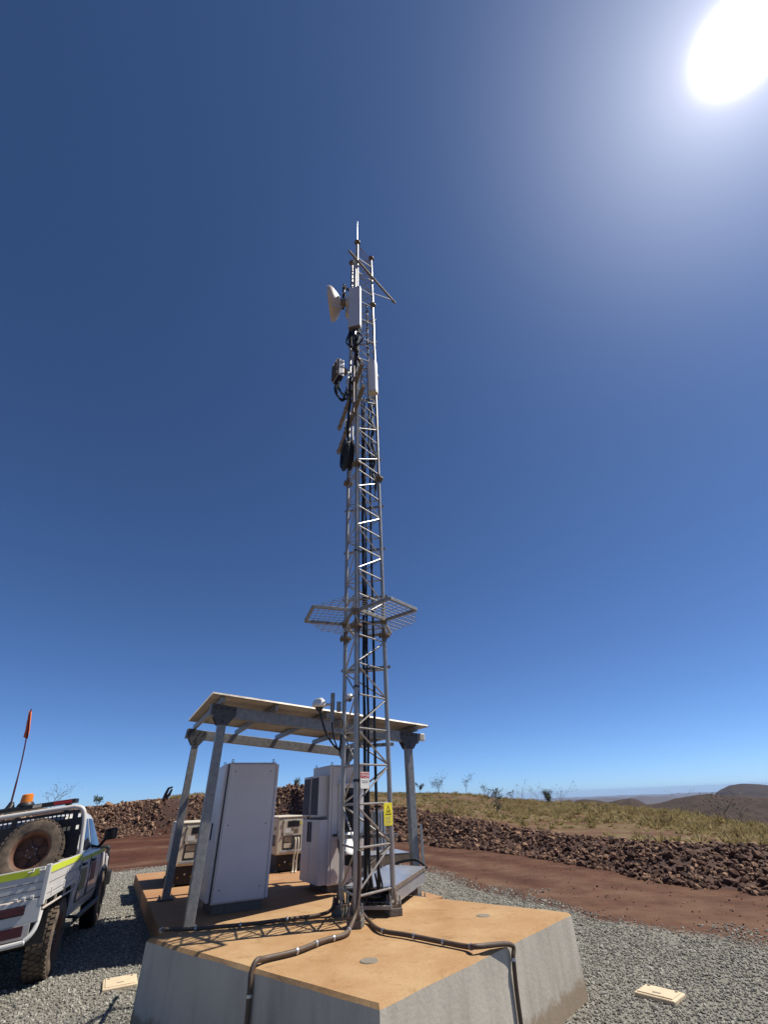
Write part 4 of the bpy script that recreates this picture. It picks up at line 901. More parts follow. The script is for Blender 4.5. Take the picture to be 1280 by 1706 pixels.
# ------------------------------------------------------------------ shelter
GA, GC, LEN, WID = 2.874, 2.548, 3.79, 3.13
def gz_(u): return GA + (GC - GA) * u / LEN
sh = Thing('equipment_shelter', 'open galvanised steel shelter with a sloping corrugated roof behind the mast', 'shelter', tuple(S_(1.9, 1.5, SZ)))
bh = .20
for u in (0, LEN):
    for v in (0, WID):
        po = sh.part('post', MB().box(S_(u, v, (SZ + gz_(u) + .11) / 2), (.14, .13, gz_(u) + .11 - SZ), Matrix.Rotation(TH, 3, 'Z')), 'galv', bevel=.008)
        bp_ = sh.part('base_plate', MB().box(S_(u, v, SZ + .010), (.28, .24, .020), Matrix.Rotation(TH, 3, 'Z')), 'galv_dark', bevel=.003, parent=po)
        for su in (-1, 1):
            for sv in (-1, 1): sh.part('anchor_bolt', MB().tube([S_(u + su * .11, v + sv * .09, SZ + .02), S_(u + su * .11, v + sv * .09, SZ + .075)], .012, 6), 'galv', parent=bp_)
        for sv in (-1, 1):                                         # gusset plates on both faces
            vv = v + sv * .073; g0 = gz_(u)
            pl = [(-.09, g0), (.09, g0), (.21, g0 + .17 - .02), (.21, g0 + .31 - .03), (-.21, g0 + .31 + .03), (-.21, g0 + .17 + .02)]
            go_ = sh.part('gusset_plate', MB().prism([S_(u + x, vv - .006, z) for x, z in pl], V * .012), 'galv_dark', bevel=.003)
            for x, z in ((-.16, .265), (-.055, .255), (.055, .25), (.16, .24), (0, .13), (0, .05)):
                c = S_(u + x, vv, g0 + z); sh.part('bolt', MB().tube([c - V * (.018), c + V * .018], .016, 6), 'black_plastic', parent=go_)
slp = (GC - GA) / LEN
def uz(u, z0): return GA + slp * u + z0
for v in (0, WID):
    p, q = S_(-.24, v, uz(-.24, .215)), S_(LEN + .24, v, uz(LEN + .24, .215)); sh.part('beam', MB().beam(p, q, .128, .19), 'galv', bevel=.006)
for u in (-.08, .88, 1.88, 2.86, 3.86):
    sh.part('purlin', MB().beam(S_(u, -.27, uz(u, .36)), S_(u, WID + .06, uz(u, .36)), .06, .10), 'galv', bevel=.004)
ro = MB(); nv, nu = 27 * 6 + 1, 2; v0, v1, u0, u1 = -.35, 2.76, -.28, 4.14
vs_ = []
for ui in (u0, u1):
    for k in range(nv):
        v = v0 + (v1 - v0) * k / (nv - 1); vs_.append(S_(ui, v, uz(ui, .414) + (0, 0, 0, 0, .042, .042)[k % 6]))
ro.add(vs_, [(k, k + 1, nv + k + 1, nv + k) for k in range(nv - 1)])
rs_ = sh.part('roof_sheet', ro, 'roof_metal', smooth=False); sm_ = rs_.modifiers.new('thick', 'SOLIDIFY'); sm_.thickness = .0025; sm_.offset = 0
wl = Thing('shelter_light', 'small white light fitting on the beam end at the right shelter post', 'light', tuple(S_(LEN + .30, -.02, uz(LEN, .24))))
wl.part('housing', MB().box(S_(LEN + .33, -.02, uz(LEN, .22)), (.12, .12, .14), Matrix.Rotation(TH, 3, 'Z')), 'white_plastic', bevel=.015); wl.part('cover', MB().box(S_(LEN + .30, -.085, uz(LEN, .22)), (.08, .01, .09), Matrix.Rotation(TH, 3, 'Z')), 'gen_beige')
sp_ = Thing('conduit_stub', 'short grey metal angle standing against the right shelter post', 'angle bar', tuple(S_(LEN + .1, -.1, SZ)))
sp_.part('web', MB().box(S_(LEN + .115, -.10, SZ + .74), (.05, .012, .62), Matrix.Rotation(TH, 3, 'Z')), 'galv'); sp_.part('flange', MB().box(S_(LEN + .145, -.076, SZ + .74), (.01, .06, .62), Matrix.Rotation(TH, 3, 'Z')), 'galv')

# ------------------------------------------------------------------ equipment cabinets
MU = Matrix.Rotation(TH, 3, 'Z')
def ubox(mb, u0, u1, v0, v1, z0, z1, mi=0): return mb.box(S_((u0 + u1) / 2, (v0 + v1) / 2, (z0 + z1) / 2), (u1 - u0, v1 - v0, z1 - z0), MU, mi)
def eye(t, u, v, z):
    c = S_(u, v, z + .035); t.part('lifting_eye', MB().tube([c + U * (.022 * math.cos(a)) + Vector((0, 0, .022 * math.sin(a))) for a in np.linspace(0, 2 * math.pi, 17)], .006, 6, False).tube([S_(u, v, z), S_(u, v, z + .014)], .012, 8), 'galv')
z0, z1 = .367, 2.367
ca = Thing('equipment_cabinet', 'tall plain grey equipment cabinet behind the front left shelter post', 'cabinet', tuple(S_(.9, 1.4, SZ)), 'grey equipment cabinets')
ca.part('plinth', ubox(MB(), .49, 1.31, 1.04, 1.86, SZ, z0), 'grout', bevel=.004)
ca.part('carcass', ubox(MB(), .454, 1.342, 1.035, 1.90, z0, z1), 'cabinet_grey', bevel=.006)
dp = ca.part('rear_panel', ubox(MB(), .475, 1.318, 1.005, 1.035, z0 + .02, z1 - .012), 'cabinet_grey', bevel=.006)
for u in (.56, 1.23):
    for z in (z0 + .18, z0 + 1.05, z1 - .13): ca.part('panel_screw', MB().tube([S_(u, 1.006, z), S_(u, 1.001, z)], .011, 10), 'louvre', parent=dp)
ca.part('seal', ubox(MB(), 1.342, 1.352, 1.06, 1.88, z0 + .01, z1 - .01), 'cabinet_dark'); ca.part('door', ubox(MB(), 1.352, 1.40, 1.045, 1.89, z0 + .01, z1 - .01), 'cabinet_grey', bevel=.006)
ca.part('seal', ubox(MB(), .436, .454, 1.07, 1.88, z0 + .01, z1 - .01), 'cabinet_dark')
d2 = ca.part('door', ubox(MB(), .385, .436, 1.10, 1.88, z0 + .02, z1 - .015), 'cabinet_grey', bevel=.006); ca.part('handle', ubox(MB(), .365, .386, 1.50, 1.54, 1.20, 1.45), 'cabinet_dark', bevel=.004, parent=d2)
ca.part('roof_cap', ubox(MB(), .45, 1.346, 1.03, 1.905, z1, z1 + .018), 'cabinet_grey', bevel=.004)
for u in (.50, 1.29):
    for v in (1.09, 1.84): eye(ca, u, v, z1 + .018)
z0, z1 = .354, 2.354; ub0, ub1, vb0, vb1 = 2.72, 3.53, 1.58, 2.66
cb = Thing('equipment_cabinet', 'grey equipment cabinet with side air conditioners and coiled cables behind the mast', 'cabinet', tuple(S_(3.1, 2.1, SZ)), 'grey equipment cabinets')
cb.part('plinth', ubox(MB(), ub0 + .03, ub1 - .02, vb0 + .04, vb1 - .03, SZ, z0), 'grout', bevel=.004); cb.part('carcass', ubox(MB(), ub0, ub1, vb0, vb1, z0, z1), 'cabinet_grey', bevel=.006)
cb.part('roof_cap', ubox(MB(), ub0 - .006, ub1 + .006, vb0 - .006, vb1 + .006, z1, z1 + .02), 'cabinet_grey', bevel=.004)
for v in (vb0 + .05, vb1 - .06): eye(cb, ub0 + .05, v, z1 + .02)
cb.part('corner_post', ubox(MB(), ub0 - .012, ub0 + .035, vb0 - .016, vb0 + .02, z0, z1 - .004), 'cabinet_grey', bevel=.003)
fp_ = cb.part('front_panel', ubox(MB(), ub0 + .05, ub1 - .03, vb0 - .018, vb0 - .001, z0 + .02, z1 - .02), 'cabinet_grey', bevel=.004)
fr = MB(); u0_, u1_, za, zb = ub0 + .19, ub0 + .60, 1.17, 1.98                       # framed cable entry
for q_ in ((u0_, u1_, za, za + .04), (u0_, u1_, zb - .04, zb), (u0_, u0_ + .04, za + .04, zb - .04), (u1_ - .04, u1_, za + .04, zb - .04)): ubox(fr, q_[0], q_[1], vb0 - .06, vb0 - .018, q_[2], q_[3])
cb.part('entry_frame', fr, 'cabinet_grey', bevel=.004); cb.part('entry_recess', ubox(MB(), u0_ + .04, u1_ - .04, vb0 - .024, vb0 - .0182, za + .04, zb - .04), 'cabinet_dark')
cb.part('hood', ubox(MB(), u0_ - .03, u1_ + .03, vb0 - .13, vb0 - .06, zb - .01, zb + .05), 'cabinet_grey', bevel=.006); cb.part('hinge', ubox(MB(), ub0 + .08, ub0 + .24, vb0 - .04, vb0 - .018, 1.11, 1.15), 'cabinet_dark')
jp = []
for k in range(9):
    u = u0_ + .10 + .026 * k; jp.append([S_(u, vb0 - .03, 1.83), S_(u + .02, vb0 - .14, 1.74), S_(u + .03 + random.uniform(-.03, .03), vb0 - .18, 1.5), S_(u + .02, vb0 - .14, 1.25), S_(u + .05, vb0 - .12, 1.0)])
bundle('cable_bundle', 'black cables curving out of the cabinet entry frame behind the mast', jp, .013)
pr = .22
for va, vb_, lab in ((.10, .55, 'a'), (.62, 1.06, 'b')):
    ac_ = Thing('air_conditioner', 'nearer dark louvred air conditioner on the left side of the cable cabinet' if lab == 'a' else 'farther dark louvred air conditioner on the left side of the cable cabinet', 'air conditioner', tuple(S_(ub0 - pr / 2, vb0 + va, 1.45)), 'air conditioners on the cabinet')
    ac_.part('case', ubox(MB(), ub0 - pr, ub0 - .001, vb0 + va, vb0 + vb_, 1.45, 2.19), 'cabinet_grey', bevel=.008); lv = MB()
    for k in range(22): z = 1.50 + k * .0295; lv.box(S_(ub0 - pr - .004, vb0 + (va + vb_) / 2, z), (.012, vb_ - va - .06, .016), MU @ Matrix.Rotation(R(30), 3, 'Y'))
    ac_.part('grille_back', ubox(MB(), ub0 - pr - .003, ub0 - pr, vb0 + va + .02, vb0 + vb_ - .02, 1.48, 2.15), 'louvre'); ac_.part('louvre_slats', lv, 'louvre')
for va, vb_, hx in ((.02, .56, .50), (.575, 1.07, .64)):
    dd = cb.part('side_door', ubox(MB(), ub0 - .20, ub0 - .001, vb0 + va, vb0 + vb_, z0 + .012, 1.40), 'cabinet_grey', bevel=.006)
    cb.part('handle', ubox(MB(), ub0 - .225, ub0 - .20, vb0 + hx, vb0 + hx + .05, 1.02, 1.36), 'cabinet_dark', bevel=.006, parent=dd)
cb.part('door_top_seal', ubox(MB(), ub0 - .19, ub0 - .002, vb0 + .03, vb0 + 1.06, 1.40, 1.412), 'cabinet_dark')
# small boxes on the front of the cable cabinet, seen through the mast
bx_ = Thing('power_box', 'small grey electrical box on the cabinet seen between the mast cables', 'electrical box', tuple(S_(3.42, 1.5, 1.2))); bx_.part('case', ubox(MB(), 3.36, 3.50, vb0 - .10, vb0 - .019, 1.12, 1.55), 'galv', bevel=.006); bx_.part('lid', ubox(MB(), 3.37, 3.49, vb0 - .112, vb0 - .10, 1.14, 1.53), 'alu', bevel=.003)
# grey riser duct right of the cabinet
rd2 = Thing('riser_duct', 'tall ribbed grey cable duct standing between the cabinet and right post', 'duct', tuple(S_(3.78, 1.5, SZ)))
ubox_m = ubox(MB(), 3.62, 3.92, 1.30, 1.42, SZ + .30, 1.52); rd2.part('body', ubox_m, 'galv', bevel=.004)
for k in range(4): rd2.part('rib', ubox(MB(), 3.645 + .07 * k, 3.675 + .07 * k, 1.285, 1.30, SZ + .32, 1.5), 'alu', bevel=.003)
for u in (3.63, 3.91): rd2.part('foot', ubox(MB(), u - .02, u + .02, 1.34, 1.38, SZ, SZ + .30), 'galv')

# ------------------------------------------------------------------ cable tray to the mast
tr = Thing('cable_tray', 'low covered metal cable tray from the mast base toward the right post', 'cable tray', (.1, 7.1, PZ))
t0, t1 = Vector((-.10, 6.36, 0)), Vector((.38, 7.92, 0)); td = (t1 - t0).normalized(); tn = Vector((-td.y, td.x, 0)); Wt = .56
tr.part('lid', MB().prism([zz(t0, .86), zz(t1, .88), zz(t1 + tn * Wt, .90), zz(t0 + tn * Wt, .88)], (0, 0, .006)), 'alu'); tr.part('lid_lip', MB().beam(zz(t0, .845), zz(t1, .865), .012, .036), 'galv_brown')
tr.part('side_rail', MB().beam(zz(t0 + tn * .012, .765), zz(t1 + tn * .012, .785), .008, .125), 'alu'); tr.part('side_rail', MB().beam(zz(t0 + tn * (Wt - .01), .785), zz(t1 + tn * (Wt - .01), .81), .008, .14), 'alu'); tr.part('base_sheet', MB().prism([zz(t0 + tn * .02, .745), zz(t1 + tn * .02, .765), zz(t1 + tn * (Wt - .02), .765), zz(t0 + tn * (Wt - .02), .745)], (0, 0, .004)), 'galv')
for s in (.02, 1.5):
    c = t0 + td * s + tn * .005; tr.part('clip', MB().box(zz(c, .86), (.02, .025, .05)), 'galv_brown')
tr.part('support_block', MB().box(zz(t0 + td * 1.26 + tn * .07, PZ + .045), (.20, .14, .09), Matrix.Rotation(math.atan2(td.y, td.x), 3, 'Z')), 'grout', bevel=.008)
tr.part('cross_bar', MB().beam(zz(LL + Vector((.1, -.1, 0)), .72), zz(LR + Vector((-.02, -.10, 0)), .72), .05, .03), 'galv')
# raised tray along the shelter front with an elbow coloured white for sun glare
t2 = Thing('cable_tray', 'raised covered cable tray with a curved end coloured white for sun glare between cabinet and right post', 'cable tray', tuple(S_(3.0, .8, SZ)))
ua_, ub_ = 2.62, 3.95; va_, vb2 = .42, .98
lid = MB(); sl2 = lambda u: .80
t2.part('lid', MB().prism([S_(ua_ + .2, va_, .86), S_(ub_, va_, .84), S_(ub_, vb2, .86), S_(ua_ + .2, vb2, .88)], (0, 0, .006)), 'alu'); t2.part('side_rail', ubox(MB(), ua_ + .2, ub_, va_ + .004, va_ + .012, .70, .845), 'galv_brown'); t2.part('side_rail', ubox(MB(), ua_ + .2, ub_, vb2 - .012, vb2 - .004, .70, .845), 'galv_brown')
t2.part('base_sheet', ubox(MB(), ua_ + .2, ub_, va_ + .012, vb2 - .012, .70, .704), 'galv')
for u in (ua_ + .35, ub_ - .25): t2.part('leg', ubox(MB(), u - .02, u + .02, va_ + .05, vb2 - .05, SZ, .70), 'galv')
el = MB(); prof = [(vb2 + .34 * math.sin(a), .872 + .34 - .34 * math.cos(a)) for a in np.linspace(0, R(84), 10)]; e0, e1 = 2.82, 3.22
el.add([S_(u, v, z) for u in (e0, e1) for v, z in prof], [(i, i + 1, 10 + i + 1, 10 + i) for i in range(9)]); eo = t2.part('elbow_cover', el, 'white_plastic', angle=60); q_ = eo.modifiers.new('thick', 'SOLIDIFY'); q_.thickness = .004  # white colour stands in for sun glare on a galvanised cover
for u in (e0 - .012, e1): t2.part('elbow_side', MB().prism([S_(u, v, z + .03) for v, z in prof] + [S_(u, v + .02, z - .10) for v, z in reversed(prof)], U * .012), 'galv_brown')
t2.part('end_lip', ubox(MB(), e0 - .10, e0 + .2, va_ - .01, va_ + .02, .70, .87), 'black_plastic')
cable('black rubber strip curling over the joint of the cable tray', [zz(t1 + tn * (Wt + .05), .86), zz(t1 + tn * Wt * .7 + td * .06, .93), zz(t1 + tn * Wt * .3 + td * .08, .95), zz(t1 + tn * .05 + td * .05, .91), zz(t1 - tn * .02, .87)], .018, name='rubber_strip', group=None)
# dark cables crowded at the mast base
jp = []
for k in range(6):
    jp.append([back(.35 + .08 * k, .92 + .02 * k), back(.37 + .08 * k, .82) + nbk * .02, zz(t0 + tn * (.12 + .06 * k), .80) - td * .05, zz(t0 + tn * (.10 + .07 * k) + td * .5, .78)])
bundle('cable_bundle', 'black cable tails lying in the tray mouth at the mast base', jp, .012)

# ------------------------------------------------------------------ generators
def generator(u, v, label, w_=.80, L=1.7):
    t = Thing('generator', label, 'generator', tuple(S_(u, v, SZ)), 'beige generators on the slab')
    B = lambda *a: ubox(MB(), u + a[0], u + a[1], v + a[2], v + a[3], a[4], a[5])
    tank = t.part('fuel_tank', B(.05, w_ - .05, .06, L - .05, SZ + .03, .60), 'black_tank', bevel=.01)
    for k in range(4): t.part('tank_fitting', MB().tube([S_(u + .14 + .14 * k, v + .06, .40 + .05 * (k % 2)), S_(u + .14 + .14 * k, v + .03, .40 + .05 * (k % 2))], .022, 8), 'alu' if k % 2 else 'brass', parent=tank)
    for x in (.03, w_ - .11): t.part('skid_rail', B(x, x + .08, .02, L, SZ, SZ + .06), 'black_tank', bevel=.004)
    can = t.part('canopy', B(0, w_, 0, L, .60, 1.385), 'gen_beige', bevel=.03, seg=3)
    t.part('roof', B(-.012, w_ + .012, -.012, L + .01, 1.385, 1.42), 'gen_beige', bevel=.015)
    dr = t.part('control_door', B(.15, w_ - .12, -.014, -.001, 1.00, 1.34), 'gen_beige', bevel=.005)
    t.part('display_window', B(.27, w_ - .20, -.019, -.014, 1.18, 1.31), 'glass_dark', parent=dr, bevel=.004)
    for z in (1.29, 1.03): t.part('hinge', B(.135, .165, -.022, -.014, z - .025, z + .025), 'cabinet_dark', parent=dr)
    t.part('maker_plate', B(.38, .52, -.017, -.014, 1.322, 1.332), 'ink_grey', parent=dr)
    t.part('warning_label', B(w_ - .185, w_ - .135, -.017, -.014, 1.22, 1.28), 'sign_yellow', parent=dr)
    for a, m_ in (((.20, .36, 1.06, 1.15), 'sign_white'), ((.38, .44, 1.10, 1.16), 'galv_brown'), ((.45, .58, 1.04, 1.14), 'galv_brown'), ((.24, .44, 1.01, 1.035), 'ink_grey')): t.part('info_label', B(a[0], a[1], -.0165, -.014, a[2], a[3]), m_, parent=dr)
    t.part('terminal_recess', B(.17, w_ - .14, -.006, -.0005, .70, .985), 'cabinet_dark'); t.part('breaker_panel', B(.20, .40, -.014, -.006, .86, .975), 'galv_brown'); t.part('socket_panel', B(.20, .40, -.014, -.006, .74, .84), 'gen_beige')
    t.part('bumper_rail', B(.12, w_ - .08, -.035, -.004, .645, .685), 'alu', bevel=.004)
    for s in (.10, .62): t.part('side_vent', B(-.006, -.0005, s, s + .35, .78, 1.02), 'louvre')
    for z in (.78, 1.12): t.part('door_latch', B(-.012, -.001, .16, .22, z, z + .07), 'cabinet_dark')
    return t
generator(2.72, 5.20, 'beige generator on the slab seen between the two cabinets')
generator(.22, 4.72, 'beige generator on the slab behind the front left shelter post')
for k, (x, lab) in enumerate(((3.20, 'left of the two pale hoses hanging from the generator'), (3.28, 'right of the two pale hoses hanging from the generator'))):
    cable(lab, [S_(x, 5.17, .93), S_(x, 5.07, .92), S_(x - .02, 5.02, .70), S_(x - .04, 5.04, .45), S_(x - .05, 5.0, SZ + .03), S_(x - .12, 4.9, SZ + .02)], .022, 'gen_beige', 'hose', 'pale hoses on the generator')

# ------------------------------------------------------------------ pit lids in the gravel
def pit(label, corners, px):
    P = [pixz(*c, .035) for c in corners]; c = sum(P, Vector()) / 4; zg = float(H(c.x, c.y))
    t = Thing('pit_lid', label, 'pit lid', (c.x, c.y, zg), 'cream pit lids in the gravel')
    ax = ((P[1] - P[0]) + (P[2] - P[3])).normalized(); ax.z = 0; ax.normalize(); ay = Vector((-ax.y, ax.x, 0)); m3 = Matrix((ax, ay, Vector((0, 0, 1)))).transposed()
    Lx = ((P[1] - P[0]).length + (P[2] - P[3]).length) / 2; Ly = abs((P[3] - P[0]).dot(ay)); b = lambda o, d: MB().box(c + m3 @ Vector(o), d, m3)
    c.z = zg
    t.part('rim', b((0, 0, .0), (Lx, Ly, .07)), 'pit_cream', bevel=.012, seg=3); t.part('lid', b((0, 0, .037), (Lx - .05, Ly - .05, .012)), 'pit_cream', bevel=.004)
    t.part('lift_slot', b((.0, -Ly * .2, .0435), (Lx * .2, .03, .002)), 'plug'); 
    for sx in (-1, 1): t.part('lid_bolt', MB().tube([c + m3 @ Vector((sx * (Lx / 2 - .06), Ly * .3, .042)), c + m3 @ Vector((sx * (Lx / 2 - .06), Ly * .3, .048))], .014, 8), 'plug')
pit('cream plastic pit lid in the gravel right of the foundation', [(1056, 1651), (1126, 1671), (1140, 1651), (1075, 1638)], 0)
pit('cream plastic pit lid in the gravel between vehicle and foundation', [(170, 1648), (232, 1638), (226, 1620), (172, 1631)], 0)
# ------------------------------------------------------------------ tray-back vehicle, modelled in its own frame (x right, y forward, z up; right rear tyre at the origin)
_d = Vector((_ud[0], _ud[1], 0)); _n = Vector((_ur[0], _ur[1], 0)); _z = Vector((0, 0, 1)); cr_, sr_ = math.cos(R(UTE_ROLL)), math.sin(R(UTE_ROLL))
UX, UY, UZ = _n * cr_ + _z * sr_, _d, _z * cr_ - _n * sr_
UM = Matrix(((UX.x, UY.x, UZ.x, UTE_O[0]), (UX.y, UY.y, UZ.y, UTE_O[1]), (UX.z, UY.z, UZ.z, -.004), (0, 0, 0, 1)))
ut = Thing('utility_vehicle', 'dusty white tray back utility vehicle parked at the left', 'vehicle', matrix=UM, local=True)
def ub(a, b, bevel=0): return MB().bb(a, b)
W0, W1 = -1.84, 0.0                                               # tray sides
def tyre_mesh(mb, c, ax, rad=.38, wd=.25, rimr=.225):
    c = Vector(c); ax = Vector(ax).normalized(); h = wd / 2
    mb.lathe([(rimr, -h * .82), (rimr + .02, -h * .98), (rimr + .075, -h * 1.04), (rad - .035, -h * .98), (rad - .012, -h * .8), (rad - .008, 0), (rad - .012, h * .8), (rad - .035, h * .98), (rimr + .075, h * 1.04), (rimr + .02, h * .98), (rimr, h * .82), (rimr - .005, 0)], c, ax, 40, closed=True)
    a = ax.cross(Vector((0, 0, 1)) if abs(ax.z) < .9 else Vector((1, 0, 0))).normalized(); b = ax.cross(a)
    for k in range(40):
        an = 2 * math.pi * k / 40
        for row, of in ((-.37, 0), (-.12, .5), (.13, 0), (.38, .5)):
            t_ = an + of * 2 * math.pi / 40; e = a * math.cos(t_) + b * math.sin(t_); s_ = -a * math.sin(t_) + b * math.cos(t_)
            mb.box(c + e * (rad - .010) + ax * (row * wd), (.022, .040, wd * .19), Matrix((e, s_, ax)).transposed())
    return mb
def rim_parts(c, ax, parent, rimr=.225, matn='rim_rust', out=.03):
    c = Vector(c); ax = Vector(ax).normalized()
    ro = ut.part('rim', MB().lathe([(rimr + .004, -.10), (rimr + .012, -.105), (rimr - .012, -.06), (rimr - .02, .03), (rimr - .012, .075), (rimr + .016, .105), (rimr + .012, .112), (rimr - .008, .10), (rimr - .028, .06), (rimr - .03, -.05)], c, ax, 36), matn, parent=parent)
    a = ax.cross(Vector((0, 0, 1)) if abs(ax.z) < .9 else Vector((1, 0, 0))).normalized(); b = ax.cross(a); sp = MB()
    sp.lathe([(0, out + .02), (.045, out + .02), (.075, out + .005), (.08, out - .03), (0, out - .03)], c, ax, 20)
    for k in range(6):
        an = 2 * math.pi * k / 6; e = a * math.cos(an) + b * math.sin(an); s_ = -a * math.sin(an) + b * math.cos(an)
        sp.prism([c + e * .06 + s_ * .035 + ax * (out - .01), c + e * (rimr - .02) + s_ * .050 + ax * (out - .01), c + e * (rimr - .02) - s_ * .050 + ax * (out - .01), c + e * .06 - s_ * .035 + ax * (out - .01)], -ax * .03)
    ut.part('spokes', sp, matn, parent=parent)
    for k in range(6):
        an = 2 * math.pi * (k + .5) / 6; e = a * math.cos(an) + b * math.sin(an); ut.part('wheel_nut', MB().tube([c + e * .06 + ax * out, c + e * .06 + ax * (out + .03)], .011, 6), 'galv', parent=parent)
    ut.part('backing', MB().lathe([(0, out - .07), (rimr - .02, out - .07), (rimr - .02, out - .075), (0, out - .075)], c, ax, 24), 'black_plastic', parent=parent)
for (x, y, sgn) in ((-.125, 0, 1), (-1.715, 0, -1), (-.125, 3.09, 1), (-1.715, 3.09, -1)):
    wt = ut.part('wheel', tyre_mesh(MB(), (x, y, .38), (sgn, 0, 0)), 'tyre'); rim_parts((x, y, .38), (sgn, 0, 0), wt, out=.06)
# tray
ut.part('tray_floor', ub((W0 + .01, -1.10, .865), (W1 - .01, .72, .905)), 'ute_dust', bevel=.004)
for y in (-.9, -.45, 0, .45): ut.part('cross_member', ub((W0 + .06, y - .03, .80), (W1 - .06, y + .03, .865)), 'black_plastic')
for x in (W0, W1 - .028):
    outx = W1 if x > -1 else W0; s = 1 if x > -1 else -1
    ds_ = ut.part('drop_side', ub((x, -1.09, .925), (x + .028, .70, 1.20)), 'ute_white', bevel=.006)
    ut.part('lime_stripe', ub((outx - .0005 * s, -1.07, 1.125), (outx + .003 * s, .68, 1.188)), 'lime', parent=ds_)
    for z in (1.115, 1.03): ut.part('side_groove', ub((outx - .0005 * s, -1.08, z - .003), (outx + .002 * s, .69, z + .003)), 'galv_brown', parent=ds_)
    for y in (-.85, -.25, .35): ut.part('hinge', ub((outx - .005 * s, y - .02, .90), (outx + .014 * s, y + .02, .975)), 'ute_white', parent=ds_, bevel=.004)
    ut.part('side_latch', ub((outx, .60, .99), (outx + .025 * s, .66, 1.06)), 'galv', parent=ds_, bevel=.004)
    ra = ut.part('rope_rail', MB().tube([(outx - .012 * s, -1.07, .80), (outx - .012 * s, .66, .80)], .013, 8), 'ute_dust')
    for y in (-.95, -.5, -.05, .4): ut.part('rail_bracket', ub((outx - .025 * s, y - .015, .80), (outx - .005 * s, y + .015, .875)), 'ute_dust', parent=ra)
    ut.part('tray_edge', ub((outx - .02 * s, -1.11, .868), (outx + .004 * s, .715, .918)), 'ute_white', bevel=.004)
    for y0, y1 in ((-.62, -.50), (.46, .56)): ut.part('mud_guard', ub((outx - .30 * s, y0, .44 if y0 < 0 else .50), (outx - .03 * s, y0 + .012, .86)), 'black_plastic')
tg = ut.part('tail_gate', ub((W0 + .02, -1.125, .925), (W1 - .02, -1.095, 1.20)), 'ute_white', bevel=.006)
ut.part('lime_stripe', ub((W0 + .05, -1.129, 1.125), (W1 - .10, -1.1245, 1.188)), 'lime', parent=tg)
for z in (1.06, .99): ut.part('tail_groove', ub((W0 + .04, -1.1275, z - .003), (W1 - .05, -1.1245, z + .003)), 'galv_brown', parent=tg)
for x in (-.05, -.16): ut.part('tail_latch', MB().tube([(x, -1.135, 1.20), (x, -1.145, 1.17), (x - .05, -1.14, 1.165)], .010, 6), 'ute_white', parent=tg)
for x in (-.12, -.20, -.27): ut.part('hinge', ub((x - .018, -1.145, .915), (x + .018, -1.122, .945)), 'ute_white', parent=tg, bevel=.005)
ut.part('corner_post', MB().bb((W1 - .045, -1.132, .84), (W1 + .008, -1.07, 1.215)), 'ute_white', bevel=.008); ut.part('corner_post', MB().bb((W0 - .008, -1.132, .84), (W0 + .045, -1.07, 1.215)), 'ute_white', bevel=.008)
rp = ut.part('rear_panel', ub((W0 + .01, -1.13, .70), (W1 - .01, -1.10, .912)), 'ute_white', bevel=.006)
for x in (-.30, -1.54):
    lp = ut.part('tail_lamp', ub((x - .14, -1.142, .785), (x + .14, -1.129, .872)), 'black_plastic', parent=rp, bevel=.006); 
    for k, m_ in enumerate(('red_lens', 'amber', 'white_plastic')): pass
ut.part('lamp_lens', ub((-.425, -1.147, .797), (-.175, -1.141, .86)), 'red_plate', parent=rp, bevel=.004)
ut.part('grab_hook', MB().tube([(-.56, -1.13, .80), (-.58, -1.17, .84), (-.62, -1.17, .83), (-.64, -1.13, .78)], .011, 6), 'ute_white')
for x0, x1 in ((-.42, -.14), (-.76, -.46)): ut.part('reflector_plate', ub((x0, -1.137, .60), (x1, -1.131, .69)), 'red_plate', bevel=.002)
ut.part('plate_backing', ub((W0 + .1, -1.131, .575), (W1 - .08, -1.118, .70)), 'ute_dust', bevel=.003)
ut.part('rear_step', MB().tube(catmull([(W1 - .02, -1.05, .78), (W1 - .03, -1.11, .64), (W1 - .10, -1.15, .56), (W1 - .25, -1.16, .545), (W0 + .25, -1.16, .545), (W0 + .10, -1.15, .56), (W0 + .03, -1.11, .64), (W0 + .02, -1.05, .78)], 4), .024, 10), 'ute_white')
ut.part('number_mark', ub((-.62, -1.128, 1.04), (-.50, -1.1255, 1.075)), 'ink_grey', parent=tg)
# chassis
for x in (-.52, -1.32): ut.part('chassis_rail', ub((x - .04, -1.05, .50), (x + .04, 3.7, .64)), 'black_plastic')
ut.part('rear_axle', MB().tube([(-1.6, 0, .38), (-.25, 0, .38)], .05, 10).lathe([(0, -.16), (.12, -.10), (.15, 0), (.12, .10), (0, .16)], (-.92, 0, .38), (0, 1, 0), 14), 'black_plastic'); ut.part('front_axle', MB().tube([(-1.6, 3.09, .38), (-.25, 3.09, .38)], .05, 10), 'black_plastic')
# head board with its perforated sheet
hx0, hx1 = W0 + .10, W1 - .085
ut.part('head_hoop', MB().tube(catmull([(hx1 + .065, .66, .92), (hx1 + .045, .66, 1.25), (hx1 + .02, .66, 1.62), (hx1 - .02, .66, 1.76), (hx1 - .12, .66, 1.815), (hx1 - .3, .66, 1.822), (hx0 + .3, .66, 1.822), (hx0 + .12, .66, 1.815), (hx0 + .02, .66, 1.76), (hx0 - .02, .66, 1.62), (hx0 - .045, .66, 1.25), (hx0 - .065, .66, .92)], 6), .031, 12), 'ute_white')
hp = MB(); xs = np.linspace(hx0, hx1, 90); zs_ = np.linspace(1.02, 1.775, 45)
rows = [(1.68, 1.735, 0, 90), (1.60, 1.615, 0, 14), (1.52, 1.565, 72, 88), (1.40, 1.42, 0, 40), (1.28, 1.33, 0, 34), (1.12, 1.19, 78, 88), (1.2, 1.22, 8, 60)]
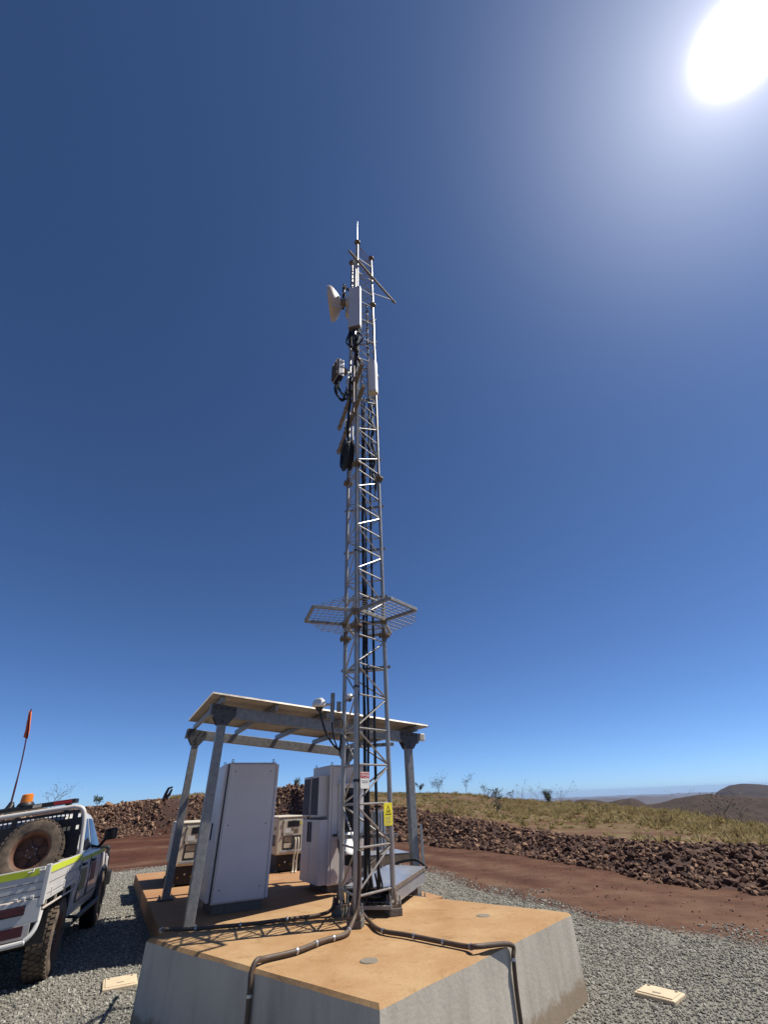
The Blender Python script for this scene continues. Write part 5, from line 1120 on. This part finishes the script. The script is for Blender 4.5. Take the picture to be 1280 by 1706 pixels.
for i in range(89):
    for j in range(44):
        xm, zm = (xs[i] + xs[i + 1]) / 2, (zs_[j] + zs_[j + 1]) / 2; hole = False
        for (za_, zb_, i0, i1) in rows:
            if za_ < zm < zb_ and i0 <= i < i1 and i % 3 != 0 and (i // 3) % 14 != 13: hole = True
        if hole: continue
        sx = .02 * ((zm - 1.02) / .75); f = 1 - sx
        hp.add([(xs[i], .655, zs_[j]), (xs[i + 1], .655, zs_[j]), (xs[i + 1], .655, zs_[j + 1]), (xs[i], .655, zs_[j + 1])], [(0, 1, 2, 3)])
hpo = ut.part('head_board', hp, 'black_plastic', smooth=False); q_ = hpo.modifiers.new('thick', 'SOLIDIFY'); q_.thickness = .004
for z in (1.05, 1.45): ut.part('head_rail', MB().tube([(hx0 - .03, .665, z), (hx1 + .03, .665, z)], .016, 8), 'ute_dust' if z < 1.2 else 'black_plastic')
# spare wheel leaning on the head board, and a strap bar
sc0 = Vector((-.60, .36, 1.33)); sax = Vector((.10, -1, .22)).normalized()
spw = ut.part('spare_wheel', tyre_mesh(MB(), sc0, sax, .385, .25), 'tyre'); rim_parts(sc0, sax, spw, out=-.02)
ut.part('spare_carrier', MB().tube([(-.60, .62, 1.36), (-.60, .40, 1.34)], .03, 8).tube([(-.60, .60, .92), (-.60, .60, 1.6)], .03, 8), 'black_plastic')
ut.part('tray_box', ub((-1.75, .2, .91), (-1.20, .60, 1.16)), 'galv_brown', bevel=.01); ut.part('tie_rod', MB().tube([(-.30, .5, .91), (-.30, .5, 1.16), (-.10, .55, 1.16)], .02, 8), 'ute_dust')
# light bar, beacon, flag
lb = ut.part('light_bar', ub((-1.70, .68, 1.875), (-.235, .90, 1.935)), 'black_plastic', bevel=.012)
ut.part('red_light', ub((-.53, .672, 1.884), (-.29, .681, 1.928)), 'red_lens', parent=lb); ut.part('clear_light', ub((-.80, .672, 1.886), (-.69, .681, 1.926)), 'gen_beige', parent=lb)
for x in (-.35, -1.45): ut.part('bar_bracket', ub((x - .03, .72, 1.74), (x + .03, .86, 1.876)), 'black_plastic', parent=lb)
bc = ut.part('beacon', MB().lathe([(0, .16), (.06, .158), (.075, .145), (.082, .05), (.082, .045)], (-.93, .79, 1.935), (0, 0, 1), 22), 'amber'); ut.part('beacon_base', MB().lathe([(.082, .045), (.095, .04), (.115, .01), (.115, 0), (0, 0)], (-.93, .79, 1.935), (0, 0, 1), 22), 'black_plastic', parent=bc)
# cab: cross sections swept along the length
def cabsec(y, zb, zbelt, zroof, wsill, wbelt, wroof):
    c = -.92; return [(c + s * a, y, z) for s, a, z in ((1, wsill * .96, zb), (1, wsill, zb + .10), (1, wbelt + .012, (zb + zbelt) / 2 + .05), (1, wbelt, zbelt), (1, wbelt * .985, zbelt + .03), (1, wroof + .03, zroof - .06), (1, wroof - .03, zroof - .015), (1, wroof * .6, zroof + .008), (-1, wroof * .6, zroof + .008), (-1, wroof - .03, zroof - .015), (-1, wroof + .03, zroof - .06), (-1, wbelt * .985, zbelt + .03), (-1, wbelt, zbelt), (-1, wbelt + .012, (zb + zbelt) / 2 + .05), (-1, wsill, zb + .10), (-1, wsill * .96, zb))]
secs = [(.76, .48, 1.14, 1.66, .85, .87, .66), (.84, .46, 1.14, 1.715, .87, .885, .69), (1.3, .46, 1.135, 1.745, .875, .89, .70), (1.9, .46, 1.12, 1.74, .875, .89, .695), (2.2, .46, 1.11, 1.69, .875, .89, .68), (2.5, .46, 1.10, 1.48, .875, .89, .72), (2.78, .46, 1.09, 1.19, .875, .885, .78), (2.95, .50, 1.05, 1.13, .875, .88, .78), (3.5, .52, .98, 1.08, .87, .87, .76), (3.85, .50, .90, 1.0, .85, .84, .70), (3.95, .50, .82, .90, .80, .79, .62)]
cb_ = MB(); ns = 16
for i, s in enumerate(secs): cb_.v += cabsec(*s)
for i in range(len(secs) - 1):
    for k in range(ns): k2 = (k + 1) % ns; cb_.f.append((i * ns + k, i * ns + k2, (i + 1) * ns + k2, (i + 1) * ns + k)); cb_.m.append(0)
cb_.f += [tuple(range(ns)), tuple((len(secs) - 1) * ns + k for k in reversed(range(ns)))]; cb_.m += [0, 0]
cab = ut.part('cab', cb_, 'ute_white', angle=32)
def on_cab(y, tz):
    """outer right side of the glasshouse: interpolate sections"""
    ys = [s[0] for s in secs]; g = lambda k: float(np.interp(y, ys, [s[k] for s in secs])); zb_, zr_, wb_, wr_ = g(2) + .03, g(3) - .06, g(5) * .985, g(6) + .03
    return (-.92 + wb_ + (wr_ - wb_) * tz, zb_ + (zr_ - zb_) * tz)
def glass(name, ylo0, ylo1, yhi0, yhi1, t0=.10, t1=.92):
    m = MB(); n_ = 6
    for s in (1, -1):
        for i in range(n_):
            for tz, a, b in ((t0, ylo0, ylo1), (t1, yhi0, yhi1)):
                y = a + (b - a) * i / (n_ - 1); x, z = on_cab(y, tz); m.v.append((x + .006 if s > 0 else -1.84 - x - .006, y, z))
    for s in range(2):
        o = s * 2 * n_
        for i in range(n_ - 1): m.f.append((o + 2 * i, o + 2 * i + 2, o + 2 * i + 3, o + 2 * i + 1)); m.m.append(0)
    return ut.part(name, m, 'glass_dark', parent=cab)
glass('rear_side_window', .92, 1.55, .96, 1.55); glass('front_side_window', 1.63, 2.42, 1.63, 2.12)
ws = MB(); 
for i, (y, tz) in enumerate(((2.24, .9), (2.72, .35))):
    x, z = on_cab(y, .8); zr_ = float(np.interp(y, [s[0] for s in secs], [s[3] for s in secs])) + .016; wr_ = float(np.interp(y, [s[0] for s in secs], [s[6] for s in secs])) * .92; ws.v += [(-.92 - wr_, y, zr_), (-.92 + wr_, y, zr_)]
ws.add([], []); ws.f.append((0, 1, 3, 2)); ws.m.append(0); ut.part('wind_screen', ws, 'glass_dark', parent=cab)
ut.part('rear_window', ub((-1.45, .752, 1.22), (-.39, .758, 1.58)), 'glass_dark', parent=cab)
def side_x(y, z): ys = [s[0] for s in secs]; return -.92 + float(np.interp(y, ys, [s[5] for s in secs])) + .010
for y0, y1, nm in ((.88, 1.57, 'rear_door'), (1.61, 2.58, 'front_door')):
    x = side_x((y0 + y1) / 2, .9); dr = MB()
    for yy in (y0, y1): dr.bb((x - .02, yy - .004, .60), (x + .004, yy + .004, 1.12))
    dr.bb((x - .02, y0, .595), (x + .004, y1, .605)); do = ut.part(nm, dr, 'galv_brown', parent=cab)
    ut.part('door_handle', ub((x - .005, y0 + .06, 1.02), (x + .04, y0 + .24, 1.055)), 'black_plastic', parent=cab, bevel=.01)
ut.part('lime_stripe', ub((side_x(1.2, 0) - .02, .80, 1.085), (side_x(1.2, 0) + .003, 2.85, 1.135)), 'lime', parent=cab)
ut.part('red_door_panel', ub((side_x(2, 0) - .02, 1.72, .76), (side_x(2, 0) + .0045, 2.10, 1.0)), 'red_shaded', parent=cab); ut.part('shaded_lime_panel', ub((side_x(1.2, 0) - .02, .98, .72), (side_x(1.2, 0) + .004, 1.36, .98)), 'lime_shaded', parent=cab)  # both door panels carry the shelter roof's shade in their colour
for y in (3.09,):
    fl = MB()
    for x in (-.92 + .86, -.92 - .86):
        fl.tube([(x + (.03 if x > -.5 else -.03), y + .44 * math.cos(a), .40 + .44 * math.sin(a)) for a in np.linspace(-.15, math.pi + .15, 17)], .035, 8)
    ut.part('wheel_arch', fl, 'black_plastic', parent=cab)
    for x in (-.92 + .80, -.92 - .80): ut.part('arch_recess', MB().lathe([(0, -.09), (.43, -.09), (.43, .095), (0, .095)], (x, y, .40), (1, 0, 0), 26), 'black_rubber', parent=cab)
ut.part('side_step', MB().tube([(.02, .85, .42), (.02, 2.55, .42)], .035, 10).tube([(-.2, 1.0, .46), (.02, 1.0, .42)], .02, 6).tube([(-.2, 2.4, .46), (.02, 2.4, .42)], .02, 6), 'black_plastic')
mr_ = ut.part('wing_mirror', MB().bb((.02, 2.20, 1.27), (.22, 2.30, 1.44)), 'black_plastic', bevel=.03, seg=3); ut.part('mirror_glass', ub((.045, 2.193, 1.29), (.20, 2.199, 1.42)), 'glass_dark', parent=mr_); ut.part('mirror_arm', MB().tube([(-.06, 2.30, 1.18), (.05, 2.28, 1.30)], .025, 8), 'black_plastic', parent=mr_)
ut.part('bull_bar', MB().tube(catmull([(-.14, 3.80, .55), (-.12, 4.08, .70), (-.14, 4.10, 1.0), (-.28, 4.12, 1.12), (-1.56, 4.12, 1.12), (-1.70, 4.10, 1.0), (-1.72, 4.08, .70), (-1.70, 3.80, .55)], 5), .035, 10), 'black_plastic')
ut.part('front_bumper', ub((W0 + .0, 3.86, .48), (W1 - .0, 4.05, .72)), 'black_plastic', bevel=.03)
for x in (-.25, -1.59): ut.part('head_lamp', ub((x - .16, 3.84, .82), (x + .16, 3.97, .96)), 'white_plastic', bevel=.03)
# whip flag (its own thing)
fb = UM @ Vector((-1.13, .80, 1.93)); 
fl_ = Thing('whip_flag', 'red whip aerial with a furled orange flag on the vehicle', 'flag', tuple(fb))
ftop = pix_dir(52, 1181); Df = math.hypot(fb.x, fb.y); ft_ = Vector((ftop.x * Df, ftop.y * Df, CAM_Z + ftop.z * Df)); ft2 = fb.lerp(ft_, .5) + Vector((.03, 0, 0))
fl_.part('rod', MB().tube(catmull([fb, ft2, ft_], 6), [.014] * 4 + [.010] * 9, 7), 'red_plate'); fl_.part('base', MB().lathe([(0, .09), (.03, .085), (.055, .02), (.07, 0), (0, 0)], fb, (0, 0, 1), 14), 'black_plastic')
f0, f1 = fb.lerp(ft_, .70), fb.lerp(ft_, .985); fm = MB(); fv = []
for i in range(9):
    s = i / 8; c = f0.lerp(f1, s) ; wd = (.035 + .05 * math.sin(math.pi * (1 - s) * .75)) 
    for k in range(7):
        g_ = k / 6; fv.append(c + _r * (wd * (g_ * 1.1 - .45)) + Vector((0, 1, 0)) * (.025 * math.sin(g_ * 9 + s * 3)) - Vector((0, 0, .03 * g_)))
fm.add(fv, [(i * 7 + k, i * 7 + k + 1, (i + 1) * 7 + k + 1, (i + 1) * 7 + k) for i in range(8) for k in range(6)]); fo = fl_.part('cloth', fm, 'orange_flag', angle=80); q_ = fo.modifiers.new('thick', 'SOLIDIFY'); q_.thickness = .004
# ------------------------------------------------------------------ air
hz = MB().box((0, 9000, -190), (60000, 60000, 480)); 
hm = bpy.data.materials.new('haze'); hm.use_nodes = True; t = hm.node_tree; t.nodes.remove(t.nodes['Principled BSDF'])
pv = t.nodes.new('ShaderNodeVolumePrincipled'); pv.inputs['Density'].default_value = 2.4e-5; pv.inputs['Color'].default_value = (.50, .68, 1.0, 1); pv.inputs['Anisotropy'].default_value = .0
t.links.new(pv.outputs[0], t.nodes['Material Output'].inputs['Volume']); MAT['haze'] = hm
ho = single('haze', hz, 'haze', 'thin blue air over the distant hills', None, kind='stuff', smooth=False)
